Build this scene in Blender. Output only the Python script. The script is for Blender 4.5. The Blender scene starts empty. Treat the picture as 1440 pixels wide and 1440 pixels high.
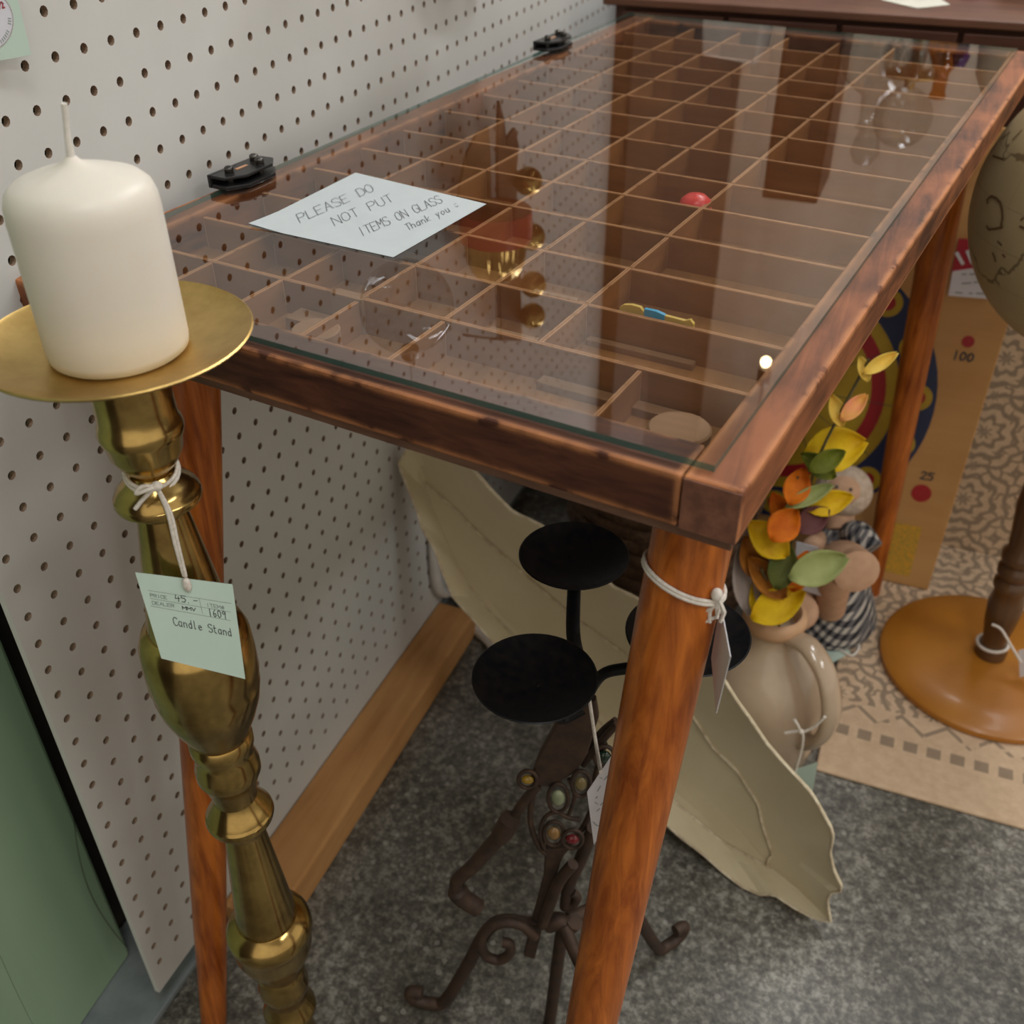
import bpy, bmesh, math, random
from mathutils import Vector, Matrix
random.seed(7)
S = bpy.context.scene
COL = S.collection
# ------------------------------------------------------------------ camera
# working units: millimetres, pegboard face = plane x 0, y runs along it away from the camera, z measured from one peg hole
FZ = -876.0                                   # floor height in those units
CAM = Vector((508.94, -488.93, 113.20)); FPX = 1431.3
RR = (Vector((0.927692, 0.373285, -0.006729)), Vector((0.214263, -0.547077, -0.809196)), Vector((-0.305742, 0.749243, -0.587501)))
def W(p): return Vector((p[0] / 1000, p[1] / 1000, (p[2] - FZ) / 1000))
cd = bpy.data.cameras.new('camera'); cam = bpy.data.objects.new('camera', cd); COL.objects.link(cam); S.camera = cam
X, Y, Z = RR[0], -RR[1], -RR[2]
m = Matrix(((X.x, Y.x, Z.x, 0), (X.y, Y.y, Z.y, 0), (X.z, Y.z, Z.z, 0), (0, 0, 0, 1))); m.translation = W(CAM)
cam.matrix_world = m
cd.sensor_width = 36; cd.lens = FPX / 1440 * 36; cd.clip_start = 0.02
cd.dof.use_dof = True; cd.dof.focus_distance = 0.64; cd.dof.aperture_fstop = 9.5
# ------------------------------------------------------------------ light and exposure
wd = bpy.data.worlds.new('store_ambience'); S.world = wd; wd.use_nodes = True
wd.node_tree.nodes['Background'].inputs[0].default_value = (1.0, 0.90, 0.76, 1); wd.node_tree.nodes['Background'].inputs[1].default_value = 0.64
def area(name, loc, size, power, col, rot=(0, 0, 0)):
    l = bpy.data.lights.new(name, 'AREA'); l.shape = 'RECTANGLE'; l.size, l.size_y = size; l.energy = power; l.color = col
    o = bpy.data.objects.new(name, l); COL.objects.link(o); o.location = loc; o.rotation_euler = rot; return o
CEIL = 2.75
LIGHTS = [((0.95, -0.75), 10.5, 'over the candle stand'), ((1.25, 1.15), 14, 'over the globe and game board'), ((2.7, -0.4), 15, 'over the open floor right of the table'), ((0.7, 2.2), 26, 'added unseen to brighten the pale board wall')]  # last lamp is added unseen to brighten the back wall mirrored in the glass
for i, ((lx, ly), pw, where) in enumerate(LIGHTS): area('ceiling_light_tube_glow', (lx, ly, CEIL - 0.10), (0.28, 1.18), pw, (0.97, 0.985, 1.0))
S.view_settings.view_transform = 'Standard'; S.view_settings.look = 'None'; S.view_settings.gamma = 1; S.view_settings.use_curve_mapping = False
S.view_settings.exposure = 0.22
# ------------------------------------------------------------------ pixel helpers (photo 1440 x 1440)
def ray(x, y): u, v = (x - 720) / FPX, (y - 720) / FPX; return RR[0] * u + RR[1] * v + RR[2]
def onx(x, y, X): d = ray(x, y); return CAM + d * ((X - CAM.x) / d.x)
def ony(x, y, Y): d = ray(x, y); return CAM + d * ((Y - CAM.y) / d.y)
def onz(x, y, Z): d = ray(x, y); return CAM + d * ((Z - CAM.z) / d.z)
def onp(x, y, P, n): d = ray(x, y); return CAM + d * ((Vector(P) - CAM).dot(n) / d.dot(n))
def depth(p): return (Vector(p) - CAM).dot(RR[2])
def mirror_x(x, y, X, zg=-134.6):            # what the glass top reflects at this pixel, on the plane x = X
    g = onz(x, y, zg); d = ray(x, y); d.z = -d.z; return g + d * ((X - g.x) / d.x)
def mirror_y(x, y, Y, zg=-134.6):
    g = onz(x, y, zg); d = ray(x, y); d.z = -d.z; return g + d * ((Y - g.y) / d.y)
# ------------------------------------------------------------------ materials
def nt(name):
    m = bpy.data.materials.new(name); m.use_nodes = True; t = m.node_tree; b = t.nodes['Principled BSDF']; return m, t, b
def N(t, ty, **kw):
    n = t.nodes.new('ShaderNode' + ty)
    for k, v in kw.items():
        if k in n.inputs.keys(): n.inputs[k].default_value = v
        else: setattr(n, k, v)
    return n
def L(t, a, b): t.links.new(a, b)
def rgb(c): return (c[0], c[1], c[2], 1)
def coords(t, scale=(1, 1, 1), rotz=0):
    c = N(t, 'TexCoord'); mp = N(t, 'Mapping'); mp.inputs['Scale'].default_value = scale; mp.inputs['Rotation'].default_value = (0, 0, rotz); L(t, c.outputs['Object'], mp.inputs['Vector']); return mp.outputs[0]
def ramp(t, fac, stops):
    r = N(t, 'ValToRGB'); e = r.color_ramp.elements
    while len(e) < len(stops): e.new(0.5)
    for i, (p, c) in enumerate(stops): e[i].position = p; e[i].color = rgb(c)
    L(t, fac, r.inputs[0]); return r.outputs[0]
def math_(t, op, a, b=None, c=None):
    n = N(t, 'Math', operation=op)
    for i, v in enumerate((a, b, c)):
        if v is None: continue
        if isinstance(v, (int, float)): n.inputs[i].default_value = v
        else: L(t, v, n.inputs[i])
    return n.outputs[0]
def mixc(t, f, a, b):
    n = N(t, 'Mix', data_type='RGBA')
    if isinstance(f, (int, float)): n.inputs[0].default_value = f
    else: L(t, f, n.inputs[0])
    for i, v in ((6, a), (7, b)):
        if isinstance(v, tuple): n.inputs[i].default_value = rgb(v)
        else: L(t, v, n.inputs[i])
    return n.outputs[2]
def bump(t, b, h, strength=.2, dist=.001):
    n = N(t, 'Bump'); n.inputs['Strength'].default_value = strength; n.inputs['Distance'].default_value = dist; L(t, h, n.inputs['Height']); L(t, n.outputs[0], b.inputs['Normal'])
def pm(name, c1, c2=None, scale=40, rough=.5, metal=0, bmp=0, coat=0, stretch=(1, 1, 1), sss=0, rough2=None, spec=None, lo=.35, hi=.65, bdist=.001):
    """procedural material: two colours mixed by noise"""
    m, t, b = nt(name); c2 = c2 or tuple(v * .86 for v in c1)
    v = coords(t, stretch); n = N(t, 'TexNoise', Scale=scale, Detail=5.0, Roughness=.6); L(t, v, n.inputs['Vector'])
    L(t, ramp(t, n.outputs[0], [(lo, c1), (hi, c2)]), b.inputs['Base Color'])
    b.inputs['Metallic'].default_value = metal; b.inputs['Roughness'].default_value = rough
    if rough2 is not None:
        mr = N(t, 'MapRange'); mr.inputs['From Min'].default_value = .3; mr.inputs['From Max'].default_value = .7; mr.inputs['To Min'].default_value = rough; mr.inputs['To Max'].default_value = rough2
        L(t, n.outputs[0], mr.inputs['Value']); L(t, mr.outputs[0], b.inputs['Roughness'])
    if coat: b.inputs['Coat Weight'].default_value = coat; b.inputs['Coat Roughness'].default_value = .15
    if sss: b.inputs['Subsurface Weight'].default_value = sss; b.inputs['Subsurface Radius'].default_value = (.012, .008, .005)
    if spec is not None: b.inputs['Specular IOR Level'].default_value = spec
    if bmp: bump(t, b, n.outputs[0], bmp, bdist)
    return m
def wood(name, dark, light, grain='y', rotz=0, rough=.45, coat=0, scale=1., wear=None, bmp=.25, worn_r=.004, lo=.3, hi=.72, patch=.28):
    m, t, b = nt(name); k = {'x': (2.2, 26, 26), 'y': (26, 2.2, 26), 'z': (26, 26, 2.2)}[grain]
    v = coords(t, tuple(q * scale for q in k), rotz); n = N(t, 'TexNoise', Scale=1.6, Detail=7.0, Roughness=.62, Distortion=.7); L(t, v, n.inputs['Vector'])
    v2 = coords(t, (1, 1, 1)); n2 = N(t, 'TexNoise', Scale=16.0, Detail=4.0); L(t, v2, n2.inputs['Vector'])
    f = math_(t, 'ADD', math_(t, 'MULTIPLY', n.outputs[0], 1 - patch), math_(t, 'MULTIPLY', n2.outputs[0], patch))
    c = ramp(t, f, [(lo, dark), ((lo + hi) / 2, tuple((a + q) / 2 for a, q in zip(dark, light))), (hi, light)])
    if wear:
        bv = N(t, 'Bevel', samples=4); bv.inputs['Radius'].default_value = worn_r; g = N(t, 'NewGeometry')
        dp = N(t, 'VectorMath', operation='DOT_PRODUCT'); L(t, bv.outputs[0], dp.inputs[0]); L(t, g.outputs['Normal'], dp.inputs[1])
        n3 = N(t, 'TexNoise', Scale=60.0, Detail=4.0); L(t, v2, n3.inputs['Vector'])
        e = math_(t, 'SUBTRACT', 1.0, dp.outputs['Value']); e = math_(t, 'MULTIPLY', e, 13.0); e = math_(t, 'MULTIPLY', e, math_(t, 'MAXIMUM', 0.0, math_(t, 'MULTIPLY', math_(t, 'SUBTRACT', n3.outputs[0], .36), 6.0)))
        e = math_(t, 'MINIMUM', e, .85); c = mixc(t, e, c, wear)
    L(t, c, b.inputs['Base Color']); b.inputs['Roughness'].default_value = rough; b.inputs['Specular IOR Level'].default_value = .25
    if coat: b.inputs['Coat Weight'].default_value = coat; b.inputs['Coat Roughness'].default_value = .2
    bump(t, b, n.outputs[0], bmp, .0006); return m
def glass_mat(name, tint, refl_rough=0.0, n_=1.6):
    """clear sheet: Fresnel mix of see-through and mirror reflection, so lamps also light what lies below it"""
    m = bpy.data.materials.new(name); m.use_nodes = True; t = m.node_tree; t.nodes.clear()
    o = N(t, 'OutputMaterial'); mx = N(t, 'MixShader'); tr = N(t, 'BsdfTransparent'); gl = N(t, 'BsdfGlossy'); fr = N(t, 'Fresnel'); g = N(t, 'NewGeometry')
    tr.inputs[0].default_value = rgb(tint); gl.inputs['Roughness'].default_value = refl_rough
    n = N(t, 'TexNoise', Scale=6.0); v = coords(t); L(t, v, n.inputs['Vector'])
    bmpn = N(t, 'Bump'); bmpn.inputs['Strength'].default_value = .01; bmpn.inputs['Distance'].default_value = .0005; L(t, n.outputs[0], bmpn.inputs['Height']); L(t, bmpn.outputs[0], gl.inputs['Normal'])
    ior = N(t, 'MapRange'); ior.inputs['To Min'].default_value = n_; ior.inputs['To Max'].default_value = 1 / n_; L(t, g.outputs['Backfacing'], ior.inputs['Value']); L(t, ior.outputs[0], fr.inputs['IOR'])
    L(t, fr.outputs[0], mx.inputs[0]); L(t, tr.outputs[0], mx.inputs[1]); L(t, gl.outputs[0], mx.inputs[2]); L(t, mx.outputs[0], o.inputs[0]); return m
def emit(name, c, s):
    m, t, b = nt(name); b.inputs['Base Color'].default_value = rgb(c); b.inputs['Emission Color'].default_value = rgb(c); b.inputs['Emission Strength'].default_value = s; return m
# ------------------------------------------------------------------ mesh builder (mm in, metres out)
ORG = {}
class MB:
    def __init__(s): s.v = []; s.f = []; s.m = []; s.mi = 0
    def add(s, vs, fs):
        o = len(s.v); s.v += [Vector(p) for p in vs]
        for f in fs: s.f.append(tuple(i + o for i in f)); s.m.append(s.mi)
        return s
    def hexa(s, p): return s.add(p, [(0, 3, 2, 1), (4, 5, 6, 7), (0, 1, 5, 4), (1, 2, 6, 5), (2, 3, 7, 6), (3, 0, 4, 7)])
    def box(s, a, b):
        x0, y0, z0 = a; x1, y1, z1 = b
        return s.hexa([(x0, y0, z0), (x1, y0, z0), (x1, y1, z0), (x0, y1, z0), (x0, y0, z1), (x1, y0, z1), (x1, y1, z1), (x0, y1, z1)])
    def obox(s, c, e1, e2, e3):               # oriented box: centre and half vectors
        c, e1, e2, e3 = Vector(c), Vector(e1), Vector(e2), Vector(e3)
        return s.hexa([c - e1 - e2 - e3, c + e1 - e2 - e3, c + e1 + e2 - e3, c - e1 + e2 - e3, c - e1 - e2 + e3, c + e1 - e2 + e3, c + e1 + e2 + e3, c - e1 + e2 + e3])
    def prism(s, poly, h):                    # poly: 3D points, h: extrusion vector
        n = len(poly); h = Vector(h); a = [Vector(p) for p in poly]
        s.add(a + [p + h for p in a], [tuple(reversed(range(n))), tuple(range(n, 2 * n))] + [(i, (i + 1) % n, n + (i + 1) % n, n + i) for i in range(n)]); return s
    def lathe(s, prof, c=(0, 0, 0), n=40, axis=(0, 0, 1), ref=None, cap=True):
        ax = Vector(axis).normalized(); r = Vector(ref) if ref else (Vector((1, 0, 0)) if abs(ax.x) < .9 else Vector((0, 1, 0)))
        e1 = (r - ax * r.dot(ax)).normalized(); e2 = ax.cross(e1); c = Vector(c); vs = []; fs = []
        for q, z in prof:
            for i in range(n):
                a = 2 * math.pi * i / n; vs.append(c + ax * z + (e1 * math.cos(a) + e2 * math.sin(a)) * q)
        for k in range(len(prof) - 1):
            for i in range(n): j = (i + 1) % n; fs.append((k * n + i, k * n + j, (k + 1) * n + j, (k + 1) * n + i))
        if cap:
            if prof[0][0] > 1e-6: fs.append(tuple(reversed(range(n))))
            if prof[-1][0] > 1e-6: fs.append(tuple((len(prof) - 1) * n + i for i in range(n)))
        return s.add(vs, fs)
    def tube(s, pts, r, n=8, flat=None, cap=True):
        pts = [Vector(p) for p in pts]; m_ = len(pts); rs = r if isinstance(r, (list, tuple)) else [r] * m_; vs = []; fs = []; up = None
        for i, p in enumerate(pts):
            d = (pts[min(i + 1, m_ - 1)] - pts[max(i - 1, 0)]).normalized()
            if up is None: up = d.orthogonal().normalized() if flat is None else Vector(flat)
            up = (up - d * up.dot(d)); up = up.normalized() if up.length > 1e-5 else d.orthogonal().normalized(); sd = d.cross(up); q = rs[i]; q = q if isinstance(q, tuple) else (q, q)
            for k in range(n): a = 2 * math.pi * k / n; vs.append(p + up * (math.cos(a) * q[0]) + sd * (math.sin(a) * q[1]))
        for k in range(m_ - 1):
            for i in range(n): j = (i + 1) % n; fs.append((k * n + i, k * n + j, (k + 1) * n + j, (k + 1) * n + i))
        if cap: fs += [tuple(reversed(range(n))), tuple((m_ - 1) * n + i for i in range(n))]
        return s.add(vs, fs)
    def ell(s, c, r, n=20, k=12, rot=None):   # ellipsoid
        vs = []; fs = []; c = Vector(c)
        for a in range(k + 1):
            th = math.pi * a / k
            for i in range(n):
                ph = 2 * math.pi * i / n; p = Vector((r[0] * math.sin(th) * math.cos(ph), r[1] * math.sin(th) * math.sin(ph), r[2] * math.cos(th)))
                vs.append(c + (rot @ p if rot else p))
        for a in range(k):
            for i in range(n): j = (i + 1) % n; fs.append((a * n + i, (a + 1) * n + i, (a + 1) * n + j, a * n + j))
        return s.add(vs, fs)
    def ribbon(s, pts, w, nrm):               # thin ink stroke
        nrm = Vector(nrm).normalized(); pts = [Vector(p) for p in pts]
        for a, b in zip(pts, pts[1:]):
            d = (b - a)
            if d.length < 1e-6: continue
            d.normalize(); sd = d.cross(nrm) * (w / 2); e = d * (w / 2)
            s.add([a - sd - e, a + sd - e, b + sd + e, b - sd + e], [(0, 1, 2, 3)])
        return s
    def build(s, name, mat, parent=None, smooth=None, base=None, bevel=None, fixn=True):
        me = bpy.data.meshes.new(name); mats = mat if isinstance(mat, list) else [mat]
        if parent is not None: org = ORG[parent]
        else:
            if base is None:
                xs = [p.x for p in s.v]; ys = [p.y for p in s.v]; zs = [p.z for p in s.v]; base = ((min(xs) + max(xs)) / 2, (min(ys) + max(ys)) / 2, min(zs))
            org = W(base)
        me.from_pydata([tuple(W(p) - org) for p in s.v], [], s.f)
        for q in mats: me.materials.append(q)
        if len(mats) > 1: me.polygons.foreach_set('material_index', s.m)
        if fixn:
            bm = bmesh.new(); bm.from_mesh(me); bmesh.ops.recalc_face_normals(bm, faces=bm.faces); bm.to_mesh(me); bm.free()
        o = bpy.data.objects.new(name, me); COL.objects.link(o)
        if parent is not None: o.parent = parent; ORG[o] = org
        else: o.location = org; ORG[o] = org
        if smooth is not None:
            me.shade_smooth(); me.set_sharp_from_angle(angle=math.radians(smooth))
        if bevel: b = o.modifiers.new('edge', 'BEVEL'); b.width = bevel / 1000; b.segments = 2; b.limit_method = 'ANGLE'
        return o
def tag(o, label, cat, group=None):
    o['label'] = label; o['category'] = cat
    if group: o['group'] = group
    return o
def thing(name, label, cat, loc, group=None):
    o = bpy.data.objects.new(name, None); COL.objects.link(o); o.location = W(loc); o.empty_display_size = .05; ORG[o] = W(loc); return tag(o, label, cat, group)
def struct(o): o['kind'] = 'structure'; return o
def smoothpath(pts, k=6, closed=False):
    P = [Vector(p) for p in pts]; n = len(P); out = []
    rng = range(n if closed else n - 1)
    for i in rng:
        p0 = P[(i - 1) % n] if closed or i > 0 else P[0]; p1 = P[i]; p2 = P[(i + 1) % n]; p3 = P[(i + 2) % n] if closed or i + 2 < n else P[-1]
        for j in range(k):
            t = j / k; out.append(.5 * ((2 * p1) + (p2 - p0) * t + (2 * p0 - 5 * p1 + 4 * p2 - p3) * t * t + (3 * p1 - p0 - 3 * p2 + p3) * t ** 3))
    if not closed: out.append(P[-1])
    return out
# single-stroke lettering, 4 x 6 grid
GL = {'P': '0,0 0,6 3,6 4,5 4,4 3,3 0,3', 'L': '0,6 0,0 4,0', 'E': '4,6 0,6 0,0 4,0/0,3 3,3', 'A': '0,0 2,6 4,0/1,2.3 3,2.3', 'S': '4,5.2 3,6 1,6 0,5 0.3,3.8 3.7,2.4 4,1 3,0 1,0 0,.8', 'D': '0,0 0,6 2.4,6 4,4.4 4,1.6 2.4,0 0,0', 'O': '1.2,0 0,1.5 0,4.5 1.2,6 2.8,6 4,4.5 4,1.5 2.8,0 1.2,0', 'N': '0,0 0,6 4,0 4,6', 'T': '0,6 4,6/2,6 2,0', 'U': '0,6 0,1.3 1.2,0 2.8,0 4,1.3 4,6', 'I': '2,6 2,0', 'M': '0,0 0,6 2,2.5 4,6 4,0', 'G': '4,5 2.8,6 1.2,6 0,4.5 0,1.5 1.2,0 3,0 4,1 4,2.8 2.4,2.8', 'R': '0,0 0,6 3,6 4,5 4,4 3,3 0,3/2,3 4,0', 'C': '4,5 2.8,6 1.2,6 0,4.5 0,1.5 1.2,0 2.8,0 4,1', 'V': '0,6 2,0 4,6', 'W': '0,6 1,0 2,4.5 3,0 4,6', '#': '1,0 1.6,6/2.6,0 3.2,6/0,4 4,4/0,2 4,2',
      'h': '0,6 0,0/0,2.6 1.5,3.6 3,2.8 3,0', 'a': '3,3.4 1,3.6 0,2.2 .4,.4 1.6,0 3,1.4/3,3.6 3,0', 'n': '0,3.6 0,0/0,2.4 1.5,3.6 3,2.8 3,0', 'k': '0,6 0,0/3,3.6 0,1.6 3,0', 'y': '0,3.6 1.5,.4/3,3.6 .6,-2', 'o': '1,0 0,1.2 .4,3 1.6,3.6 3,2.6 2.8,.8 1,0', 'u': '0,3.6 .2,.6 1.4,0 3,1.4/3,3.6 3,0', 'd': '3,3 1.4,3.6 0,2.2 .6,.2 2,.2 3,1.6/3,6 3,0', 'l': '1,6 .8,.6 1.8,0', 'e': '0,1.8 3,2.2 2,3.6 .6,3.2 0,1.4 1,0 3,.6', 't': '1.4,5.6 1.2,.6 2.6,0/0,3.8 3,3.8', '4': '1,6 0,2.6 4,3/3,4.6 2.6,0', '5': '4,6 .6,6 .4,3.6 2.6,3.8 3.8,2.2 2.6,.2 .2,.4', '.': '.6,0 1,.3', '-': '.4,3 3.6,3.3', '1': '2,6 1.8,0', '6': '3,6 .8,3.6 .4,1.2 1.8,0 3.4,1.2 2.6,2.8 .6,2', '0': '1.4,0 .2,1.6 .4,4.6 1.8,6 3.6,4.6 3.4,1.4 1.4,0', '9': '3.6,5 1.8,6 .4,4.6 1.6,3.2 3.4,4.4 3.4,5.4/3.4,4.8 2.8,0', '2': '0,4.8 1.4,6 3.4,5.4 3.2,3.8 0,0 4,0', '%': '.6,4.2 .9,4.6/2.4,4.2 2.7,4.6/.2,2.2 1.4,1.2 3,2'}
def lettering(mb, text, P0, ex, ey, width, nrm, jit=0., off=.25):
    """stroke text: P0 start of baseline, ex full text vector, ey letter-height vector (mm)"""
    rnd = random.Random(len(text) * 7); n = len(text); nrm = Vector(nrm).normalized(); adv = 1.0 / n
    for i, ch in enumerate(text):
        if ch == ' ': continue
        for st in GL[ch].split('/'):
            pts = []
            for q in st.split():
                a, b = map(float, q.split(',')); a += rnd.uniform(-jit, jit); b += rnd.uniform(-jit, jit)
                pts.append(P0 + ex * (adv * (i + .1 + a / 4 * .78)) + ey * (b / 6) + nrm * off)
            mb.ribbon(pts, width, nrm)
def pxlettering(mb, text, p0, p1, up, width, P, n, jit=.1, off=.25):
    """the same, laid on the plane (P, n) where the photo shows baseline p0-p1 and letter height vector up (pixels)"""
    A = onp(*p0, P, n); ex = onp(*p1, P, n) - A; ey = onp(p0[0] + up[0], p0[1] + up[1], P, n) - A; lettering(mb, text, A, ex, ey, width, n, jit, off)
# ------------------------------------------------------------------ table axes
TU = Vector((.9907, -.1365, 0)); TV = Vector((.1365, .9907, 0)); G0 = Vector((450.3, -108.1, 0)); TROT = math.atan2(.1365, .9907)
def T(s, t, z): return G0 - TU * s + TV * t + Vector((0, 0, z))   # s to the wall, t along the table
ZG = -134.6
UPZ = Vector((0, 0, 1))
# ================================================================== SETTING
M_peg = pm('pegboard_paint', (.60, .60, .575), (.56, .56, .535), 5, .55, bmp=.05)
M_pegedge = pm('pegboard_raw_edge', (.26, .17, .11), (.34, .24, .17), 300, .9)
M_dark = pm('wall_cavity_shade', (.02, .015, .012), (.035, .026, .02), 20, .9)  # shade of the hollow behind the peg holes, put into the backing colour
def floor_mat():
    m, t, b = nt('polished_concrete'); v = coords(t)
    vo = N(t, 'TexVoronoi', Scale=130.0); L(t, v, vo.inputs['Vector']); n1 = N(t, 'TexNoise', Scale=115.0, Detail=8.0, Roughness=.75); L(t, v, n1.inputs['Vector']); n2 = N(t, 'TexNoise', Scale=6.0, Detail=4.0); L(t, v, n2.inputs['Vector'])
    base = ramp(t, n1.outputs[0], [(.38, (.072, .067, .058)), (.5, (.155, .147, .128)), (.62, (.34, .33, .295))])
    big = ramp(t, n2.outputs[0], [(.35, (.55, .54, .5)), (.65, (1.1, 1.1, 1.07))])
    mu = N(t, 'Mix', data_type='RGBA', blend_type='MULTIPLY'); mu.inputs[0].default_value = 1; L(t, base, mu.inputs[6]); L(t, big, mu.inputs[7])
    sp = N(t, 'SeparateColor'); L(t, vo.outputs['Color'], sp.inputs[0]); chip = math_(t, 'GREATER_THAN', sp.outputs[0], .94); near = math_(t, 'LESS_THAN', vo.outputs['Distance'], .42); chip = math_(t, 'MULTIPLY', chip, near)
    L(t, mixc(t, math_(t, 'MULTIPLY', chip, .4), mu.outputs[2], (.42, .41, .36)), b.inputs['Base Color']); b.inputs['Roughness'].default_value = .42; bump(t, b, n1.outputs[0], .15, .0005); return m
M_floor = floor_mat()
struct(MB().box((-600, -2600, FZ - 40), (4200, 4200, FZ)).build('floor', M_floor))
M_wallp = wood('pale_board_wall', (.46, .36, .27), (.66, .54, .43), 'z', rough=.8, scale=.25)
struct(MB().box((-600, 3000, FZ), (4200, 3080, 1900)).build('wall_back', M_wallp))
M_ceil = pm('ceiling_paint', (.62, .6, .56), (.58, .56, .52), 4, .9)
struct(MB().box((-600, -2600, CEIL * 1000 + FZ), (4200, 3080, CEIL * 1000 + FZ + 60)).build('ceiling', M_ceil))
# pegboard wall with real holes
def pegboard():
    P = 25.4; mb = MB(); n = 10; rad = 3.3; TH = 5.0
    y0, y1 = -139.0, 1212.0; z1 = 530.0
    zb = lambda y: -823 - .024 * (y + 140)
    ys = [y0] + [P * (c + .5) for c in range(-5, 47)] + [y1]
    rows = list(range(-20, 32))
    zt = [-(r - .5) * P for r in rows]         # upper cell borders
    V = {}
    def vid(p):
        k = (round(p[0], 3), round(p[1], 3), round(p[2], 3))
        if k not in V: V[k] = len(mb.v); mb.v.append(Vector(p))
        return V[k]
    def face(pts, mi=0): mb.f.append(tuple(vid(p) for p in pts)); mb.m.append(mi)
    for r in rows:
        za, zc = -(r - .5) * P, -(r + .5) * P
        for c in range(-5, 47):
            ya, yb = max(P * (c - .5), y0), P * (c + .5); cy, cz = c * P, -r * P
            if r == rows[0]: za2 = za
            za_, zc_ = za, zc
            circ = [(cy + rad * math.cos(2 * math.pi * i / n), cz + rad * math.sin(2 * math.pi * i / n)) for i in range(n)]
            sq = []
            for i in range(n):
                a = 2 * math.pi * i / n; dx, dz = math.cos(a), math.sin(a); tx = ((yb - cy) if dx > 0 else (ya - cy)) / dx if abs(dx) > 1e-9 else 1e9; tz = ((za_ - cz) if dz > 0 else (zc_ - cz)) / dz if abs(dz) > 1e-9 else 1e9; t = min(tx, tz); sq.append((cy + dx * t, cz + dz * t))
            corners = [(yb, za_), (ya, za_), (ya, zc_), (yb, zc_)]
            for i in range(n):
                j = (i + 1) % n; poly = [circ[i], sq[i]]
                ai, aj = 2 * math.pi * i / n, 2 * math.pi * (i + 1) / n
                for q in corners:
                    aq = math.atan2(q[1] - cz, q[0] - cy) % (2 * math.pi)
                    if ai + 1e-6 < aq < aj - 1e-6: poly.append(q)
                poly += [sq[j], circ[j]]
                face([(0, q[0], q[1]) for q in poly]); face([(0, circ[i][0], circ[i][1]), (0, circ[j][0], circ[j][1]), (-TH, circ[j][0], circ[j][1]), (-TH, circ[i][0], circ[i][1])], 1)
    zlow = -(31 + .5) * P
    ya, yb = y0, P * 46.5; zl = -(31.5) * P; zh = 20.5 * P
    strip = lambda a, b: None
    face([(0, ya, zl), (0, yb, zl), (0, yb, zb(yb)), (0, ya, zb(ya))])            # plain strip below the last row of holes
    face([(0, yb, zl), (0, y1, zl), (0, y1, zb(y1)), (0, yb, zb(yb))]); face([(0, yb, zh), (0, y1, zh), (0, y1, zl), (0, yb, zl)])
    face([(0, ya, zh), (0, yb, zh), (0, yb, 1750), (0, ya, 1750)]); face([(0, yb, zh), (0, y1, zh), (0, y1, 1750), (0, yb, 1750)])
    face([(0, ya, 1750), (0, ya, zb(ya)), (-TH, ya, zb(ya)), (-TH, ya, 1750)], 0)   # raw sawn edge
    face([(0, ya, zb(ya)), (0, y1, zb(y1)), (-TH, y1, zb(y1)), (-TH, ya, zb(ya))], 1); face([(0, y1, 1750), (0, y1, zb(y1)), (-TH, y1, zb(y1)), (-TH, y1, 1750)], 0)
    o = mb.build('wall_left', [M_peg, M_pegedge], fixn=False, base=(0, 500, -830)); return struct(o)
WALL = pegboard(); WALL['label'] = 'off-white painted pegboard wall panel'
struct(MB().box((-200, -2400, FZ), (-110, 3000, 1870)).build('wall_left_backing', M_dark))
# far continuation of the left wall beyond the pegboard: dark boards
M_brownwall = wood('dark_brown_boards', (.05, .028, .018), (.10, .06, .04), 'z', rough=.6)
struct(MB().box((-100, 1216, FZ), (30, 1500, 1870)).build('wall_left_far', M_brownwall))
# grey sill under the pegboard, pine strip at its foot, green post
M_sill = pm('grey_painted_sill', (.17, .20, .21), (.24, .27, .275), 30, .5, bmp=.1)
struct(MB().box((-108, -700, FZ), (-11, 1200, -868)).build('trim_1', M_sill, bevel=1.5))
M_pine = wood('pine_strip', (.36, .16, .05), (.60, .33, .13), 'y', rough=.55, scale=.8)
struct(MB().hexa([(.5, -38, FZ), (57, -38, FZ), (57, 482, FZ), (.5, 482, FZ), (.5, -38, -822), (57, -38, -831), (57, 482, -836), (.5, 482, -834)]).build('baseboard_left', M_pine, bevel=3))
def green_mat():
    m, t, b = nt('green_painted_post'); v = coords(t, (9, 9, .8)); n = N(t, 'TexNoise', Scale=2.0, Detail=6.0, Distortion=.4); L(t, v, n.inputs['Vector']); v2 = coords(t, (1, 1, .12)); n2 = N(t, 'TexNoise', Scale=11.0, Detail=1.0, Distortion=.5); L(t, v2, n2.inputs['Vector'])
    c = ramp(t, n.outputs[0], [(.3, (.24, .36, .23)), (.7, (.30, .42, .285))]); crack = math_(t, 'LESS_THAN', math_(t, 'ABSOLUTE', math_(t, 'SUBTRACT', n2.outputs[0], .5)), .0022)
    L(t, mixc(t, math_(t, 'MULTIPLY', crack, .7), c, (.03, .04, .025)), b.inputs['Base Color']); b.inputs['Roughness'].default_value = .5; bump(t, b, n.outputs[0], .3, .001); return m
struct(MB().hexa([(-78, -99, -868), (-78 + 16, -420, -868), (-108, -420, -868), (-108, -99, -868), (-78, -99, 1850), (-78 + 16, -420, 1850), (-108, -420, 1850), (-108, -99, 1850)]).build('trim_2', green_mat(), bevel=4))
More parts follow.
